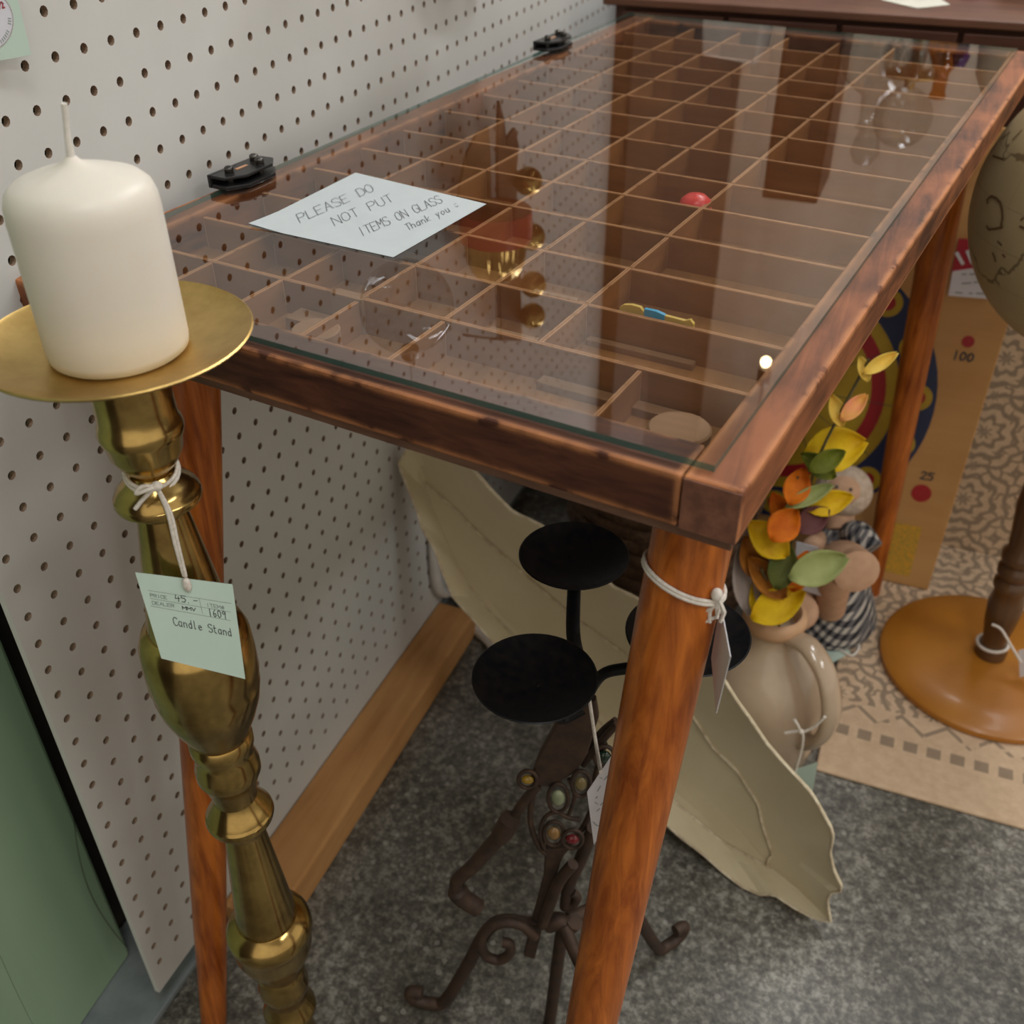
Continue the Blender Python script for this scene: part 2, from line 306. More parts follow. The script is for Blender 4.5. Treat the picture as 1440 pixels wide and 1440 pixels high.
# ------------------------------------------------------------------ rug
def rug_mat():
    m, t, b = nt('printed_rug'); tc = N(t, 'TexCoord'); sp = N(t, 'SeparateXYZ'); L(t, tc.outputs['Object'], sp.inputs[0]); x = sp.outputs[0]; y = math_(t, 'ADD', sp.outputs[1], sp.outputs[2])   # origin at near left corner, metres
    def band(v, a, c): return math_(t, 'MULTIPLY', math_(t, 'GREATER_THAN', v, a), math_(t, 'LESS_THAN', v, c))
    def cell(v, p): return math_(t, 'SUBTRACT', math_(t, 'FRACT', math_(t, 'DIVIDE', v, p)), .5)
    nz = N(t, 'TexNoise', Scale=90.0, Detail=4.0); L(t, tc.outputs['Object'], nz.inputs['Vector']); w = math_(t, 'SUBTRACT', nz.outputs[0], .5)
    # row of dark squares
    sq = math_(t, 'MULTIPLY', math_(t, 'LESS_THAN', math_(t, 'ABSOLUTE', cell(x, .0276)), .30), band(y, .073, .090))
    # thin dashes and zigzag
    tri = math_(t, 'ABSOLUTE', cell(x, .055)); zy = math_(t, 'ADD', .106, math_(t, 'MULTIPLY', tri, .05)); zig = math_(t, 'MULTIPLY', math_(t, 'LESS_THAN', math_(t, 'ABSOLUTE', math_(t, 'SUBTRACT', y, zy)), .0038), math_(t, 'GREATER_THAN', nz.outputs[0], .47))
    # medallions
    def med(p, ox, oy, freq, lo, ymin, ymax):
        cx = cell(math_(t, 'ADD', x, ox), p); cy = cell(math_(t, 'ADD', y, oy), p); r = math_(t, 'SQRT', math_(t, 'ADD', math_(t, 'MULTIPLY', cx, cx), math_(t, 'MULTIPLY', cy, cy)))
        an = math_(t, 'ARCTAN2', cy, cx); pet = math_(t, 'MULTIPLY', math_(t, 'SINE', math_(t, 'MULTIPLY', an, 8.0)), .035)
        s = math_(t, 'SINE', math_(t, 'MULTIPLY', math_(t, 'ADD', math_(t, 'ADD', r, pet), math_(t, 'MULTIPLY', w, .07)), freq)); return math_(t, 'MULTIPLY', math_(t, 'GREATER_THAN', s, lo), band(y, ymin, ymax))
    m1 = med(.118, .03, .03, 40.0, .45, .135, 2.0); m2 = med(.059, .0, .0, 22.0, .72, .135, 2.0)
    pat = math_(t, 'MAXIMUM', math_(t, 'MAXIMUM', sq, zig), math_(t, 'MAXIMUM', m1, m2)); n2 = N(t, 'TexNoise', Scale=22.0); L(t, tc.outputs['Object'], n2.inputs['Vector']); pat = math_(t, 'MULTIPLY', pat, math_(t, 'ADD', .45, math_(t, 'MULTIPLY', n2.outputs[0], .75)))
    base = ramp(t, nz.outputs[0], [(.3, (.56, .40, .26)), (.7, (.66, .49, .33))]); L(t, mixc(t, math_(t, 'MINIMUM', pat, .66), base, (.15, .115, .085)), b.inputs['Base Color']); b.inputs['Roughness'].default_value = .95
    we = N(t, 'TexNoise', Scale=900.0); L(t, tc.outputs['Object'], we.inputs['Vector']); bump(t, b, we.outputs[0], .3, .001); return m
RM = rug_mat(); tag(MB().box((540, 408, FZ), (1500, 938, FZ + 5)).build('rug', RM, base=(520, 408, FZ), bevel=2), 'beige flatweave rug printed with dark medallions and a row of squares', 'rug')
tag(MB().box((628, 931, FZ + 5), (1500, 938, -190)).build('draped_textile', RM, base=(520, 408, FZ), bevel=2), 'beige medallion-print textile hanging down the dresser front behind the globe', 'textile')
M_hem = pm('rug_hem', (.62, .5, .36), (.55, .43, .3), 400, .95)
# ================================================================== DISPLAY TABLE (type-case tray on legs)
FT = ZG - 3.6          # top of the wooden rim, underside of the glass
FB = -173.0            # underside of the tray
M_frame = wood('old_red_brown_wood_long', (.055, .018, .009), (.30, .10, .038), 'y', TROT, .55, wear=(.60, .25, .10), worn_r=.007, scale=2.2, patch=.48, lo=.36, hi=.62, bmp=.5)
M_frame2 = wood('old_red_brown_wood_short', (.030, .011, .008), (.135, .048, .027), 'x', TROT, .55, wear=(.60, .25, .10), worn_r=.006, scale=3.0, bmp=.6, patch=.4, lo=.36, hi=.64)
M_endgrain = pm('worn_end_grain', (.24, .10, .055), (.13, .05, .03), 120, .7, bmp=.3)
M_base = wood('tray_underboard', (.09, .045, .03), (.23, .125, .085), 'x', TROT, .7, scale=3, bmp=.6)
M_tray = wood('tray_floor_wood', (.22, .088, .028), (.42, .185, .065), 'y', TROT, .6)
M_div = wood('thin_divider_wood', (.22, .085, .028), (.40, .17, .06), 'y', TROT, .6, wear=(.72, .36, .17), worn_r=.0016)
M_div2 = wood('thin_divider_wood_cross', (.22, .085, .028), (.40, .17, .06), 'x', TROT, .6, wear=(.72, .36, .17), worn_r=.0016)
M_block = wood('pale_filler_wood', (.24, .115, .055), (.36, .19, .095), 'x', TROT, .6)
M_leg = wood('varnished_leg', (.22, .045, .006), (.60, .175, .026), 'z', 0, .34, coat=.25, lo=.36, hi=.64, scale=2.6)
table = thing('display_table', 'dark wooden type-case display table with divided tray and round tapered legs', 'table', T(225, 470, FZ))
SL, TN, TF = 449.0, -9.0, 955.0           # left edge, near edge, far edge of the tray
far = lambda s: TF
def tbox(s0, s1, t0, t1, z0, z1, mb=None):
    mb = mb or MB(); mb.hexa([T(s1, t0, z0), T(s0, t0, z0), T(s0, t1, z0), T(s1, t1, z0), T(s1, t0, z1), T(s0, t0, z1), T(s0, t1, z1), T(s1, t1, z1)]); return mb
tbox(-17, 11, TN, TF, FB + 6, FT).build('side_rail', M_frame, table, bevel=1.6)
tbox(438, SL + 12, TN + 2, TF, FB + 6, FT).build('side_rail', M_frame, table, bevel=1.6)
tbox(11.6, 437.6, TN, 21, FB + 6, FT - .4).build('front_rail', M_frame2, table, bevel=1.6)
tbox(11.6, 437.6, 926, TF, FB + 6, FT - .4).build('end_rail', M_frame2, table, bevel=1.6)
tbox(-14.5, SL + 10, TN + 2.5, TF - 2, FB, FB + 5.6).build('underboard', M_base, table, bevel=.8)
tbox(11, 438, 21, 926, FB + 6, FB + 8).build('tray_floor', M_tray, table)
tbox(-16.6, 10.4, TN - .6, TN + .4, FB + 6.6, FT - 1).build('rail_end_grain', M_endgrain, table)
DT, DB = FT - 4.2, FB + 7                  # divider top and foot
tl = [82, 141, 204, 266, 329.5, 392, 460, 530, 598, 664, 730, 796, 861]
sl = [71, 132.5, 195, 255.5, 315.5, 374.5]
for i, t in enumerate(tl):
    tbox(11, 438, t - 1.4, t + 1.4, DB, DT - .6 * (i % 3)).build('cross_divider', M_div2, table)
edges = [21] + tl + [926]
for i, s in enumerate(sl):
    if s == 71: tbox(s - 1.2, s + 1.2, 21, 80.4, DB, DT - 1).build('long_divider', M_div, table); continue
    for a, b in zip(edges, edges[1:]):
        if s == 132.5 and a == 21: continue
        tbox(s - 1.3, s + 1.3, a + (1.6 if a > 21 else 0), b - (1.6 if b < 926 else 0), DB, DT - random.uniform(0, 1.2)).build('long_divider', M_div, table)
for (s0, s1, t0, t1, z1) in [(252, 276, 78.5, 86.5, DT + .4), (136, 168, 82.5, 88.5, DT - 1), (140, 170, 141.5, 146, DT - .4), (160, 192, 24, 31, DT - 9), (210, 250, 24, 31, DT - 9), (262, 300, 62, 78, DB + 9), (34, 128, 70, 79, DB + 6), (60, 128, 132, 138, DB + 5)]:
    tbox(s0, s1, t0, t1, DB, z1).build('filler_block', M_block, table, bevel=.5)
for s, t, r in [(262, 46, 14.5), (34, 46, 16), (262, 545, 14)]:
    p = T(s, t, DB); MB().lathe([(r, 0), (r, 16), (r - 1, 17)], p, 28).build('wooden_plug', M_block, table, smooth=40)
# legs: round, tapered, splayed along the table
def leg(s, t, s2, t2, zf=FZ):
    a = T(s, t, FB - .2); b = T(s2, t2, zf); d = (b - a); mb = MB(); k = 10
    mb.lathe([(20.4, 0), (20.5, d.length * .1), (19.4, d.length * .3), (17.2, d.length * .55), (14.7, d.length * .8), (12.2, d.length)], a, 36, d.normalized())
    # trim the foot flat on the floor
    for v in mb.v: v.z = max(v.z, zf)
    for v in mb.v:
        if v.z > FB - .2: v.z = FB - .2
    return mb.build('leg', M_leg, table, smooth=40)
leg(13, 27, 31, -86); leg(364, 39, 403, -73); leg(41, 884, 5, 890, FZ + 5); leg(400, 900, 424, 925)
# glass sheet
M_glass = glass_mat('clear_glass', (.93, .955, .945), n_=2.1); M_under = glass_mat('clear_glass_underside', (.98, .985, .98), n_=1.02); M_gedge = glass_mat('green_glass_edge', (.45, .68, .64), n_=1.8)
t = M_gedge.node_tree; o_ = [n for n in t.nodes if n.type == 'OUTPUT_MATERIAL'][0]; old = o_.inputs[0].links[0].from_socket; pb_ = N(t, 'BsdfPrincipled'); pb_.inputs['Base Color'].default_value = (.025, .15, .135, 1); pb_.inputs['Roughness'].default_value = .15
mx_ = N(t, 'MixShader'); mx_.inputs[0].default_value = .5; L(t, old, mx_.inputs[1]); L(t, pb_.outputs[0], mx_.inputs[2]); L(t, mx_.outputs[0], o_.inputs[0])
g = MB(); gp = [(446, -2), (0, 0), (6, 946), (468, 939)]; top = [T(s, t, ZG) for s, t in gp]; bot = [T(s, t, ZG - 3.4) for s, t in gp]
g.add(top + bot, [(0, 1, 2, 3)]); g.f.append((7, 6, 5, 4)); g.m.append(2); g.f += [(0, 4, 5, 1), (1, 5, 6, 2), (2, 6, 7, 3), (3, 7, 4, 0)]; g.m += [1] * 4
tag(g.build('glass_sheet', [M_glass, M_gedge, M_under], base=T(225, 470, ZG - 3.4), fixn=True), 'clear glass sheet with green edges lying on the divided tray', 'glass')
# clamps on the wall side of the glass
M_blk = pm('black_metal', (.012, .012, .013), (.02, .02, .021), 60, .32, metal=.3); M_scr = pm('dark_steel_screw', (.14, .13, .12), (.05, .05, .05), 200, .28, metal=1); M_copper = pm('copper_slot', (.62, .33, .18), None, 80, .4)
def clamp(t0, label):
    s0 = 450.5 + (t0 - 200) * .019; c = T(s0, t0, ZG); th = thing('glass_clamp', label, 'clamp', c, 'black clamps on the glass')
    A = -TV; B = TU                                            # A toward near end, B over the glass
    def P(a, b, z): return c + TV * a * .88 + TU * b * .92 + Vector((0, 0, z))
    out = [(-31, -7), (0, -7), (2, -11), (31, -11), (33, 6), (20, 16), (-14, 17), (-31, 7)]
    MB().prism([P(a, b, 7.6) for a, b in out], (0, 0, 2.2)).build('upper_jaw', M_blk, th, bevel=.6)
    MB().prism([P(a, b * (1.1 if b > 0 else 1), .1) for a, b in out], (0, 0, 3.2)).build('lower_jaw', M_blk, th, bevel=.8)
    MB().prism([P(a, b, .1) for a, b in [(-31, -11), (31, -11), (31, -7.5), (-31, -7.5)]], (0, 0, 9.6)).build('back_bridge', M_blk, th, bevel=.6)
    for a, b in [(-18, 2), (13, 8), (18, -2)]:
        MB().lathe([(3.5, 0), (3.5, 1.1), (2.9, 1.3), (3.5, 1.6), (3.5, 2.5), (2.9, 2.7), (3.5, 3), (3.4, 4), (2.2, 5), (0, 5.3)], P(a, b, 9.8), 20).build('screw', M_scr, th, smooth=50)
        MB().lathe([(2.6, 0), (2.6, 4.6)], P(a, b, 3.2), 12).build('screw_shank', M_scr, th, smooth=50)
    MB().obox(P(-2, 1, 9.9), TV * 6, TU * 1.2, Vector((0, 0, .35))).build('slot_insert', M_copper, th)
clamp(199, 'black screw clamp on the glass edge beside the handwritten sign'); clamp(716, 'black screw clamp on the glass edge at the far end near the dresser')
# handwritten sign
M_paper = pm('bluish_white_paper', (.52, .57, .585), (.49, .54, .555), 30, .75); M_pencil = pm('pencil', (.20, .21, .22), None, 100, .7); M_ink = pm('dark_ink', (.06, .065, .07), None, 100, .7)
sign = thing('paper_sign', 'folded white paper note with handwriting lying on the glass', 'sign', onz(515, 300, ZG))
cs = [onz(*q, ZG + .12) for q in ((350, 318), (500, 243), (684, 287), (553, 362))]
mb = MB(); K = 8
for lay, zo in ((0, 0), (1, .16)):
    o = len(mb.v)
    for i in range(K + 1):
        for j in range(K + 1):
            a, b = i / K, j / K; p = (cs[0] * (1 - a) + cs[1] * a) * (1 - b) + (cs[3] * (1 - a) + cs[2] * a) * b
            curl = 1.6 * max(0, 1 - a * 4.5) * max(0, 1 - b * 4.5); mb.v.append(p + Vector((0, 0, zo + (curl * 1.2 if lay else curl * .1))))
    for i in range(K):
        for j in range(K): q = o + i * (K + 1) + j; mb.f.append((q, q + 1, q + K + 2, q + K + 1)); mb.m.append(0)
mb.build('folded_sheet', M_paper, sign, smooth=60, fixn=False)
tx = MB(); zp = Vector((0, 0, ZG + .32))
for s, a, b in (('PLEASE DO', (421, 314), (528, 268)), ('NOT PUT', (470, 318), (556, 282)), ('ITEMS ON GLASS', (507, 333), (624, 284)), ('Thank you %', (573, 325), (648, 291))):
    h = (-6, -11) if s[:2] != 'Th' else (-5, -8.5); pxlettering(tx, s, a, b, h, .55, zp, UPZ, .12, .25 if s[0] != 'P' else .5)
tx.build('handwriting', M_pencil, sign, fixn=False)
# small things in the compartments
M_red = pm('red_plastic', (.88, .07, .06), (.82, .06, .05), 30, .35)
p = T(141, 318, DB); tag(MB().lathe([(9, 0), (9, 2), (11.5, 8), (12.5, 17), (11, 23), (7, 26.5), (0, 27.5)], T(143, 343.5, DB), 28).build('wooden_token', M_red, smooth=50), 'rounded red token standing in a tray compartment under the glass', 'token')
fig = thing('painted_figure', 'small flat yellow and blue painted figure leaning in a tray compartment', 'figurine', T(88, 146, DB)); M_yel = pm('yellow_paint', (.80, .52, .12), (.72, .46, .1), 60, .5); M_blu = pm('blue_paint', (.06, .42, .72), None, 60, .5)
fa, fb2 = T(113, 145, 0), T(66, 143.6, 0)
def fp(u, z): return fa + (fb2 - fa) * u + Vector((0, 0, z))
sh = lambda pts: [fp(u, DB + z) for u, z in pts]
MB().prism(sh([(.0, 0), (.34, 0), (.34, 24), (.28, 26.6), (.16, 26.8), (.05, 25.6), (0, 23.6)]), TV * 2.5).build('head', M_yel, fig); MB().prism(sh([(.34, 0), (.62, 0), (.62, 25.2), (.5, 26.4), (.34, 26.2)]), TV * 2.5).build('shirt', M_blu, fig)
MB().prism(sh([(.62, 0), (1, 0), (1, 24), (.95, 26.3), (.88, 24.8), (.62, 25)]), TV * 2.5).build('legs', M_yel, fig)
# ================================================================== BRASS CANDLE STAND
def brass_mat(name, c1, c2, rough):
    m, t, b = nt(name); v = coords(t); n = N(t, 'TexNoise', Scale=26.0, Detail=6.0, Roughness=.65); L(t, v, n.inputs['Vector']); n2 = N(t, 'TexNoise', Scale=160.0, Detail=3.0); L(t, v, n2.inputs['Vector'])
    L(t, ramp(t, n.outputs[0], [(.3, c2), (.6, c1)]), b.inputs['Base Color']); b.inputs['Metallic'].default_value = 1; mr = N(t, 'MapRange'); mr.inputs['To Min'].default_value = rough; mr.inputs['To Max'].default_value = rough + .24; L(t, n.outputs[0], mr.inputs['Value']); L(t, mr.outputs[0], b.inputs['Roughness']); bump(t, b, n2.outputs[0], .03, .0004); return m
M_brass = brass_mat('aged_brass', (.58, .40, .14), (.32, .205, .07), .08); M_brass2 = brass_mat('brushed_brass_plate', (.62, .43, .16), (.42, .27, .08), .26)
AX = Vector((156, -138, 0))
stand = thing('candle_stand', 'tall turned brass candle stand with a wide drip plate', 'candle holder', (AX.x, AX.y, FZ))
def turned(name, prof, mat=M_brass): 
    return MB().lathe([(r, z) for z, r in prof], (AX.x, AX.y, 0), 56).build(name, mat, stand, smooth=35)
turned('drip_plate', [(-121.5, 18), (-121, 30), (-117, 52), (-110.5, 65.5), (-109.2, 66.4), (-108.6, 65.6), (-109.8, 64), (-114.5, 51), (-117.5, 34), (-118, 0)], M_brass2)
turned('candle_socket', [(-122, 19.6), (-150, 20.2), (-156, 20.4), (-159, 21.6), (-163, 22.4), (-167, 21.4), (-169, 20.4), (-176, 19.4), (-183, 15.6), (-188, 11.8), (-191, 11)])
turned('collar', [(-190, 11.4), (-193, 13.5), (-197, 18.5), (-201, 22), (-203, 22.4), (-204, 23.4), (-206.5, 23.8), (-208.5, 23), (-210, 19), (-212, 15), (-216, 13.8)])
turned('upper_shaft', [(-214, 13.4), (-220, 14.3), (-262, 20.2), (-300, 25.6), (-306, 26.5)])
turned('upper_vase', [(-300, 26), (-303, 30), (-312, 33.2), (-328, 34.2), (-343, 34.2), (-348, 32.8), (-353, 33.2), (-366, 31), (-380, 26.6), (-394, 20.6), (-399, 19)])
turned('knop', [(-398, 19.4), (-402, 21), (-408, 21), (-413, 18.8), (-418, 19.4), (-428, 21.6), (-435, 21.6), (-439, 19.8), (-445, 18), (-455, 15.6), (-462, 15)])
turned('collar', [(-460, 14.8), (-465, 16.5), (-471, 19.6), (-475.5, 22), (-477, 22.4), (-478, 23.4), (-481, 23.9), (-484, 23), (-487, 18), (-492, 15), (-499, 14.2)])
turned('lower_shaft', [(-497, 14), (-502, 14.4), (-560, 19.4), (-606, 23.4), (-612, 24)])
turned('lower_vase', [(-606, 23.5), (-610, 29), (-617, 32.6), (-624, 33.4), (-629, 32), (-633, 31), (-644, 30.6), (-658, 26.6), (-670, 21), (-680, 18.6)])
turned('knop', [(-679, 18.4), (-684, 20), (-692, 19.2), (-700, 20.6), (-708, 20.2), (-714, 18), (-722, 17)])
turned('collar', [(-721, 16.4), (-727, 17.6), (-734, 20), (-738, 21.6), (-740, 22.2), (-743, 22.4), (-746, 21), (-751, 17.4), (-760, 16)])
turned('foot', [(-759, 16), (-775, 17), (-800, 20), (-825, 27), (-840, 33), (-850, 40), (-862, 45), (-868, 46), (-876, 46)])
# pillar candle
M_wax = pm('ivory_wax', (.78, .73, .65), (.75, .70, .61), 12, .42, sss=.3); M_wick = pm('white_wick', (.75, .72, .66), None, 300, .9)
cdl = thing('pillar_candle', 'ivory pillar candle with an unburnt white wick on the brass plate', 'candle', (AX.x, AX.y, -117.8))
MB().lathe([(0, -117.8), (31, -117.8), (33.4, -116), (34, -112), (34, -48), (33.6, -42), (32, -37), (28, -33.2), (20, -30.2), (10, -27.2), (4.5, -25.2), (2.4, -23), (0, -22.5)], (AX.x, AX.y, 0), 64).build('wax_body', M_wax, cdl, smooth=60)
MB().tube([(AX.x, AX.y, -24), (AX.x + 1.2, AX.y, -14), (AX.x + 3.2, AX.y, -4), (AX.x + 4.0, AX.y, 0)], [1.9, 1.3, 1.2, 1.25], 10).build('wick', M_wick, cdl, smooth=60)
# its price tag
M_mint = pm('mint_card', (.50, .63, .55), (.47, .60, .52), 20, .7); M_string = pm('cotton_string', (.78, .73, .66), (.62, .57, .5), 500, .95, bmp=.4); M_print = pm('grey_print', (.27, .32, .3), None, 100, .8)
H = Vector((CAM.x - AX.x, CAM.y - AX.y, 0)).normalized()
tagn = (H + Vector((0, 0, .18)) + Vector((-.25, .2, 0))).normalized(); tagP = AX + H * 31 + Vector((0, 0, -262))
ct = thing('price_tag', 'mint green price tag hand-lettered for the candle stand, tied with white string', 'tag', onp(280, 880, tagP, tagn))
tc_ = [onp(*q, tagP, tagn) for q in ((190, 805), (327, 822), (345, 955), (227, 926))]
MB().prism(tc_, tagn * -.5).build('card', M_mint, ct)
z3 = lambda x, y: (180 + x / 8, 780 + y / 8)
ln = MB(); pr_ = MB(); hw = MB()
for a, b in (((225, 400), (1160, 548)), ((250, 490), (1155, 645)), ((255, 575), (1155, 740)), ((800, 490), (838, 660))): ln.ribbon([onp(*z3(*a), tagP, tagn) + tagn * .2, onp(*z3(*b), tagP, tagn) + tagn * .2], .22, tagn)
for s, a, b, h in (('PRICE', (250, 470), (445, 500), 36), ('DEALER', (272, 555), (525, 592), 36), ('ITEM#', (880, 580), (1090, 615), 38)): pxlettering(pr_, s, z3(*a), z3(*b), (-h / 8 * .22, -h / 8), .28, tagP, tagn, .05)
for s, a, b, h in (('45.-', (530, 520), (800, 560), 74), ('MMV', (610, 612), (770, 634), 34), ('1609', (905, 685), (1115, 722), 84), ('Candle Stand', (515, 790), (1180, 920), 92)): pxlettering(hw, s, z3(*a), z3(*b), (-h / 8 * .2, -h / 8), .38, tagP, tagn, .12)
ln.build('ruled_lines', M_print, ct, fixn=False); pr_.build('printed_words', M_print, ct, fixn=False); hw.build('handwriting', M_ink, ct, fixn=False)
sm = MB()
def ringpts(r, z, a0, a1, n=26): return [AX + Vector((math.cos(a) * r, math.sin(a) * r, z(a) if callable(z) else z)) for a in [a0 + (a1 - a0) * i / n for i in range(n + 1)]]
ha = math.atan2(H.y, H.x)
sm.tube(ringpts(13.6, lambda a: -188 - 5 * math.cos(a - ha) , ha, ha + 2 * math.pi), 1.1, 8); sm.tube(ringpts(14.2, lambda a: -190 - 5.5 * math.cos(a - ha), ha, ha + 2 * math.pi), 1.1, 8)
kn = onp(220, 684, AX + H * 26, H); kt = onp(263, 822, tagP + tagn * 1.5, tagn)
sm.ell(kn, (3.2, 3.2, 2.6), 12, 8); sm.tube(smoothpath([AX + H * 14 + Vector((0, 0, -193)), kn, onp(203, 700, AX + H * 27, H), onp(190, 716, AX + H * 27, H)], 4), 1.2, 8)
sm.tube(smoothpath([kn, onp(205, 690, AX + H * 30, H), onp(191, 694, AX + H * 29, H), onp(200, 684, AX + H * 28, H), kn], 4), 1.1, 8)
for o in (-1.0, 1.0): sm.tube(smoothpath([kn, onp(238 + o * 2, 722, AX + H * 28, H), onp(248 + o * 2.2, 765, AX + H * 29, H), kt + Vector((o * .6, 0, 6))], 5), 1.0, 8)
sm.ell(kt, (2.6, 2.2, 5), 12, 10)
sm.build('string', M_string, ct, smooth=60)
# ================================================================== IRON CANDLE HOLDER
IC = Vector((372, 3, 0)); IN = Vector((CAM.x - IC.x, CAM.y - IC.y, 0)).normalized()
ip = lambda x, y, o=0: onp(x, y, IC + IN * o, IN)
M_iron = pm('rusty_wrought_iron', (.055, .038, .03), (.10, .062, .042), 90, .55, metal=.55, bmp=.3, rough2=.75); M_cup = pm('black_enamel_cup', (.004, .005, .007), (.010, .008, .007), 130, .36, rough2=.55, spec=.25)
iron = thing('iron_candelabra', 'wrought iron three-cup candelabra with a gem-set figure and scrolled feet', 'candle holder', (IC.x, IC.y, FZ))
cups = [onp(807, 783, (0, 0, -341), UPZ), onp(752, 955, (0, 0, -358), UPZ), onp(967, 893, (0, 0, -341), UPZ)]
hub = ip(822, 985)
for i, c in enumerate(cups):
    r = (39, 40, 40)[i]
    MB().lathe([(0, -6.5), (12, -6.2), (26, -3.8), (36, -.4), (r, 1.6), (r + .6, 2.2), (r - .4, 2.8), (35, 1), (25, -2.4), (12, -4.8), (0, -5.2)], c, 48).build('cup', M_cup, iron, smooth=50)
MB().tube(smoothpath([cups[0] + Vector((0, 0, -6)), cups[0] + Vector((1, 0, -22)), ip(806, 890, -20), ip(815, 935, -8), hub], 5), [(2.0, 5.0)] * 21, 8, flat=IN).build('arm', M_cup, iron, smooth=50)
MB().tube(smoothpath([cups[1] + Vector((0, 0, -6)), cups[1] + Vector((10, 8, -24)), hub + Vector((-14, -12, -14)), hub + Vector((0, 0, -10))], 5), 3.2, 8).build('arm', M_cup, iron, smooth=50)
MB().tube(smoothpath([cups[2] + Vector((0, 0, -6)), cups[2] + Vector((-12, -2, -30)), ip(880, 940, 8), ip(845, 950, 6), hub], 5), (4.2), 8).build('arm', M_cup, iron, smooth=50)
# body: flat tapering plate, wire frame with gems
MB().prism([ip(*q, 2) for q in ((790, 1005), (838, 985), (842, 1010), (826, 1062), (812, 1085), (775, 1108), (757, 1105), (745, 1098), (758, 1062))], IN * -7).build('neck_plate', M_iron, iron, bevel=1.5)
def wire(name, pts, r, o=0, k=6): return MB().tube(smoothpath([ip(q[0], q[1], q[2] if len(q) > 2 else o) for q in pts], k), r, 8).build(name, M_iron, iron, smooth=50)
wire('frame_wire', [(753, 1100), (746, 1140), (748, 1165), (758, 1190), (768, 1200)], 2.6)
wire('frame_wire', [(755, 1105), (735, 1130), (722, 1150), (716, 1158)], 4.2)
wire('frame_wire', [(850, 1045), (838, 1090), (834, 1130), (822, 1160), (806, 1180), (790, 1200)], 2.6, -14)
wire('frame_wire', [(820, 1075), (840, 1050), (852, 1035), (868, 1018)], 3.0, -10); wire('frame_wire', [(822, 1060), (845, 1030), (866, 1012)], 2.6, -16)
def loop(cx, cy, rx, ry, o=2): 
    pts = [ip(cx + rx * math.cos(a), cy + ry * math.sin(a), o) for a in [2 * math.pi * i / 22 for i in range(23)]]; return MB().tube(pts, 1.7, 8).build('gem_setting', M_iron, iron, smooth=50)
def gem(cx, cy, rx, ry, col, o=2):
    c = ip(cx, cy, o); k = depth(c) / FPX; m = pm('gem_glass', col, tuple(v * .6 for v in col), 80, .15, coat=.6); RT = Matrix.Rotation(math.atan2(IN.y, IN.x), 3, 'Z'); return MB().ell(c, (3.2, rx * k, ry * k), 18, 10, RT).build('gem', m, iron, smooth=60)
for cx, cy, rx, ry, col, o in ((785, 1122, 10, 16, (.30, .34, .20), 3), (817, 1102, 9, 14, (.24, .18, .07), 3), (779, 1172, 10, 13, (.34, .19, .06), 3), (805, 1180, 10, 9, (.22, .008, .018), 5), (742, 1096, 9, 8, (.45, .27, .02), 4), (850, 1064, 10, 11, (.006, .035, .018), -4)):
    gem(cx, cy, rx, ry, col, o); loop(cx, cy, rx + 4, ry + 4, o)
wire('frame_wire', [(766, 1195), (760, 1172), (766, 1150), (782, 1142), (800, 1150), (815, 1152)], 1.8, 2); wire('frame_wire', [(800, 1145), (808, 1120), (800, 1095)], 1.6, 2)
MB().prism([ip(*q, 2) for q in ((766, 1196), (800, 1192), (788, 1215), (778, 1250), (762, 1310), (752, 1350), (736, 1345), (748, 1295), (764, 1235))], IN * -7).build('lower_plate', M_iron, iron, bevel=1.5)
wire('brace', [(834, 1165), (818, 1205), (800, 1245), (795, 1275)], 5.5, -10); wire('brace', [(806, 1215), (786, 1240), (770, 1280), (762, 1300)], 5.0, 8); wire('brace', [(795, 1275), (806, 1272), (812, 1262), (805, 1255)], 4.0, -8)
wire('bent_limb', [(718, 1152), (706, 1172), (690, 1190), (665, 1218), (645, 1236), (641, 1248), (650, 1262), (665, 1272), (672, 1277)], [7.2 - i * .05 + (1.5 if i < 8 else 0) + (3.4 if i > 31 else 0) for i in range(49)], 6)
# tripod feet with scrolls
fh = ip(790, 1298)
def foot(target, scroll=True, k=7):
    d = Vector((target.x - fh.x, target.y - fh.y, 0)); n = d.normalized(); zf = target.z; pts = [fh + n * 6, fh + n * 28 + Vector((0, 0, -6)), fh + d * .55 + Vector((0, 0, -14)), fh + d * .8 + Vector((0, 0, (zf - fh.z) * .55)), Vector((target.x, target.y, zf + 14)), Vector((target.x, target.y, zf)) + n * 14 + Vector((0, 0, 6)), Vector((target.x, target.y, zf)) + n * 30 + Vector((0, 0, 9)), Vector((target.x, target.y, zf)) + n * 34 + Vector((0, 0, 22)), Vector((target.x, target.y, zf)) + n * 22 + Vector((0, 0, 24))]
    f = MB().tube(smoothpath(pts, k), 6.2, 10).build('foot', M_iron, iron, smooth=50)
    if scroll:
        c = fh + d * .42 + Vector((0, 0, -4)); sp = [c + n * (math.cos(a) * q) + Vector((0, 0, math.sin(a) * q)) for a, q in [(3.6 - i * .28, 19 - i * .42) for i in range(30)]]; MB().tube(sp, 4.0, 8).build('scroll', M_iron, iron, smooth=50)
foot(Vector((247, -30, FZ + 6.5)), False); wire('scroll', [(752, 1318), (735, 1302), (712, 1297), (690, 1302), (677, 1320), (682, 1342), (700, 1350), (716, 1342), (717, 1328), (706, 1325)], 4.6, 14); foot(Vector((425, 100, FZ + 6.5)), False); foot(Vector((440, -86, FZ + 6.5)), False)
wire('centre_post', [(792, 1300), (786, 1340), (778, 1400), (771, 1450)], 6, 0); wire('hub_band', [(770, 1300), (785, 1295), (800, 1302), (808, 1296)], 8)
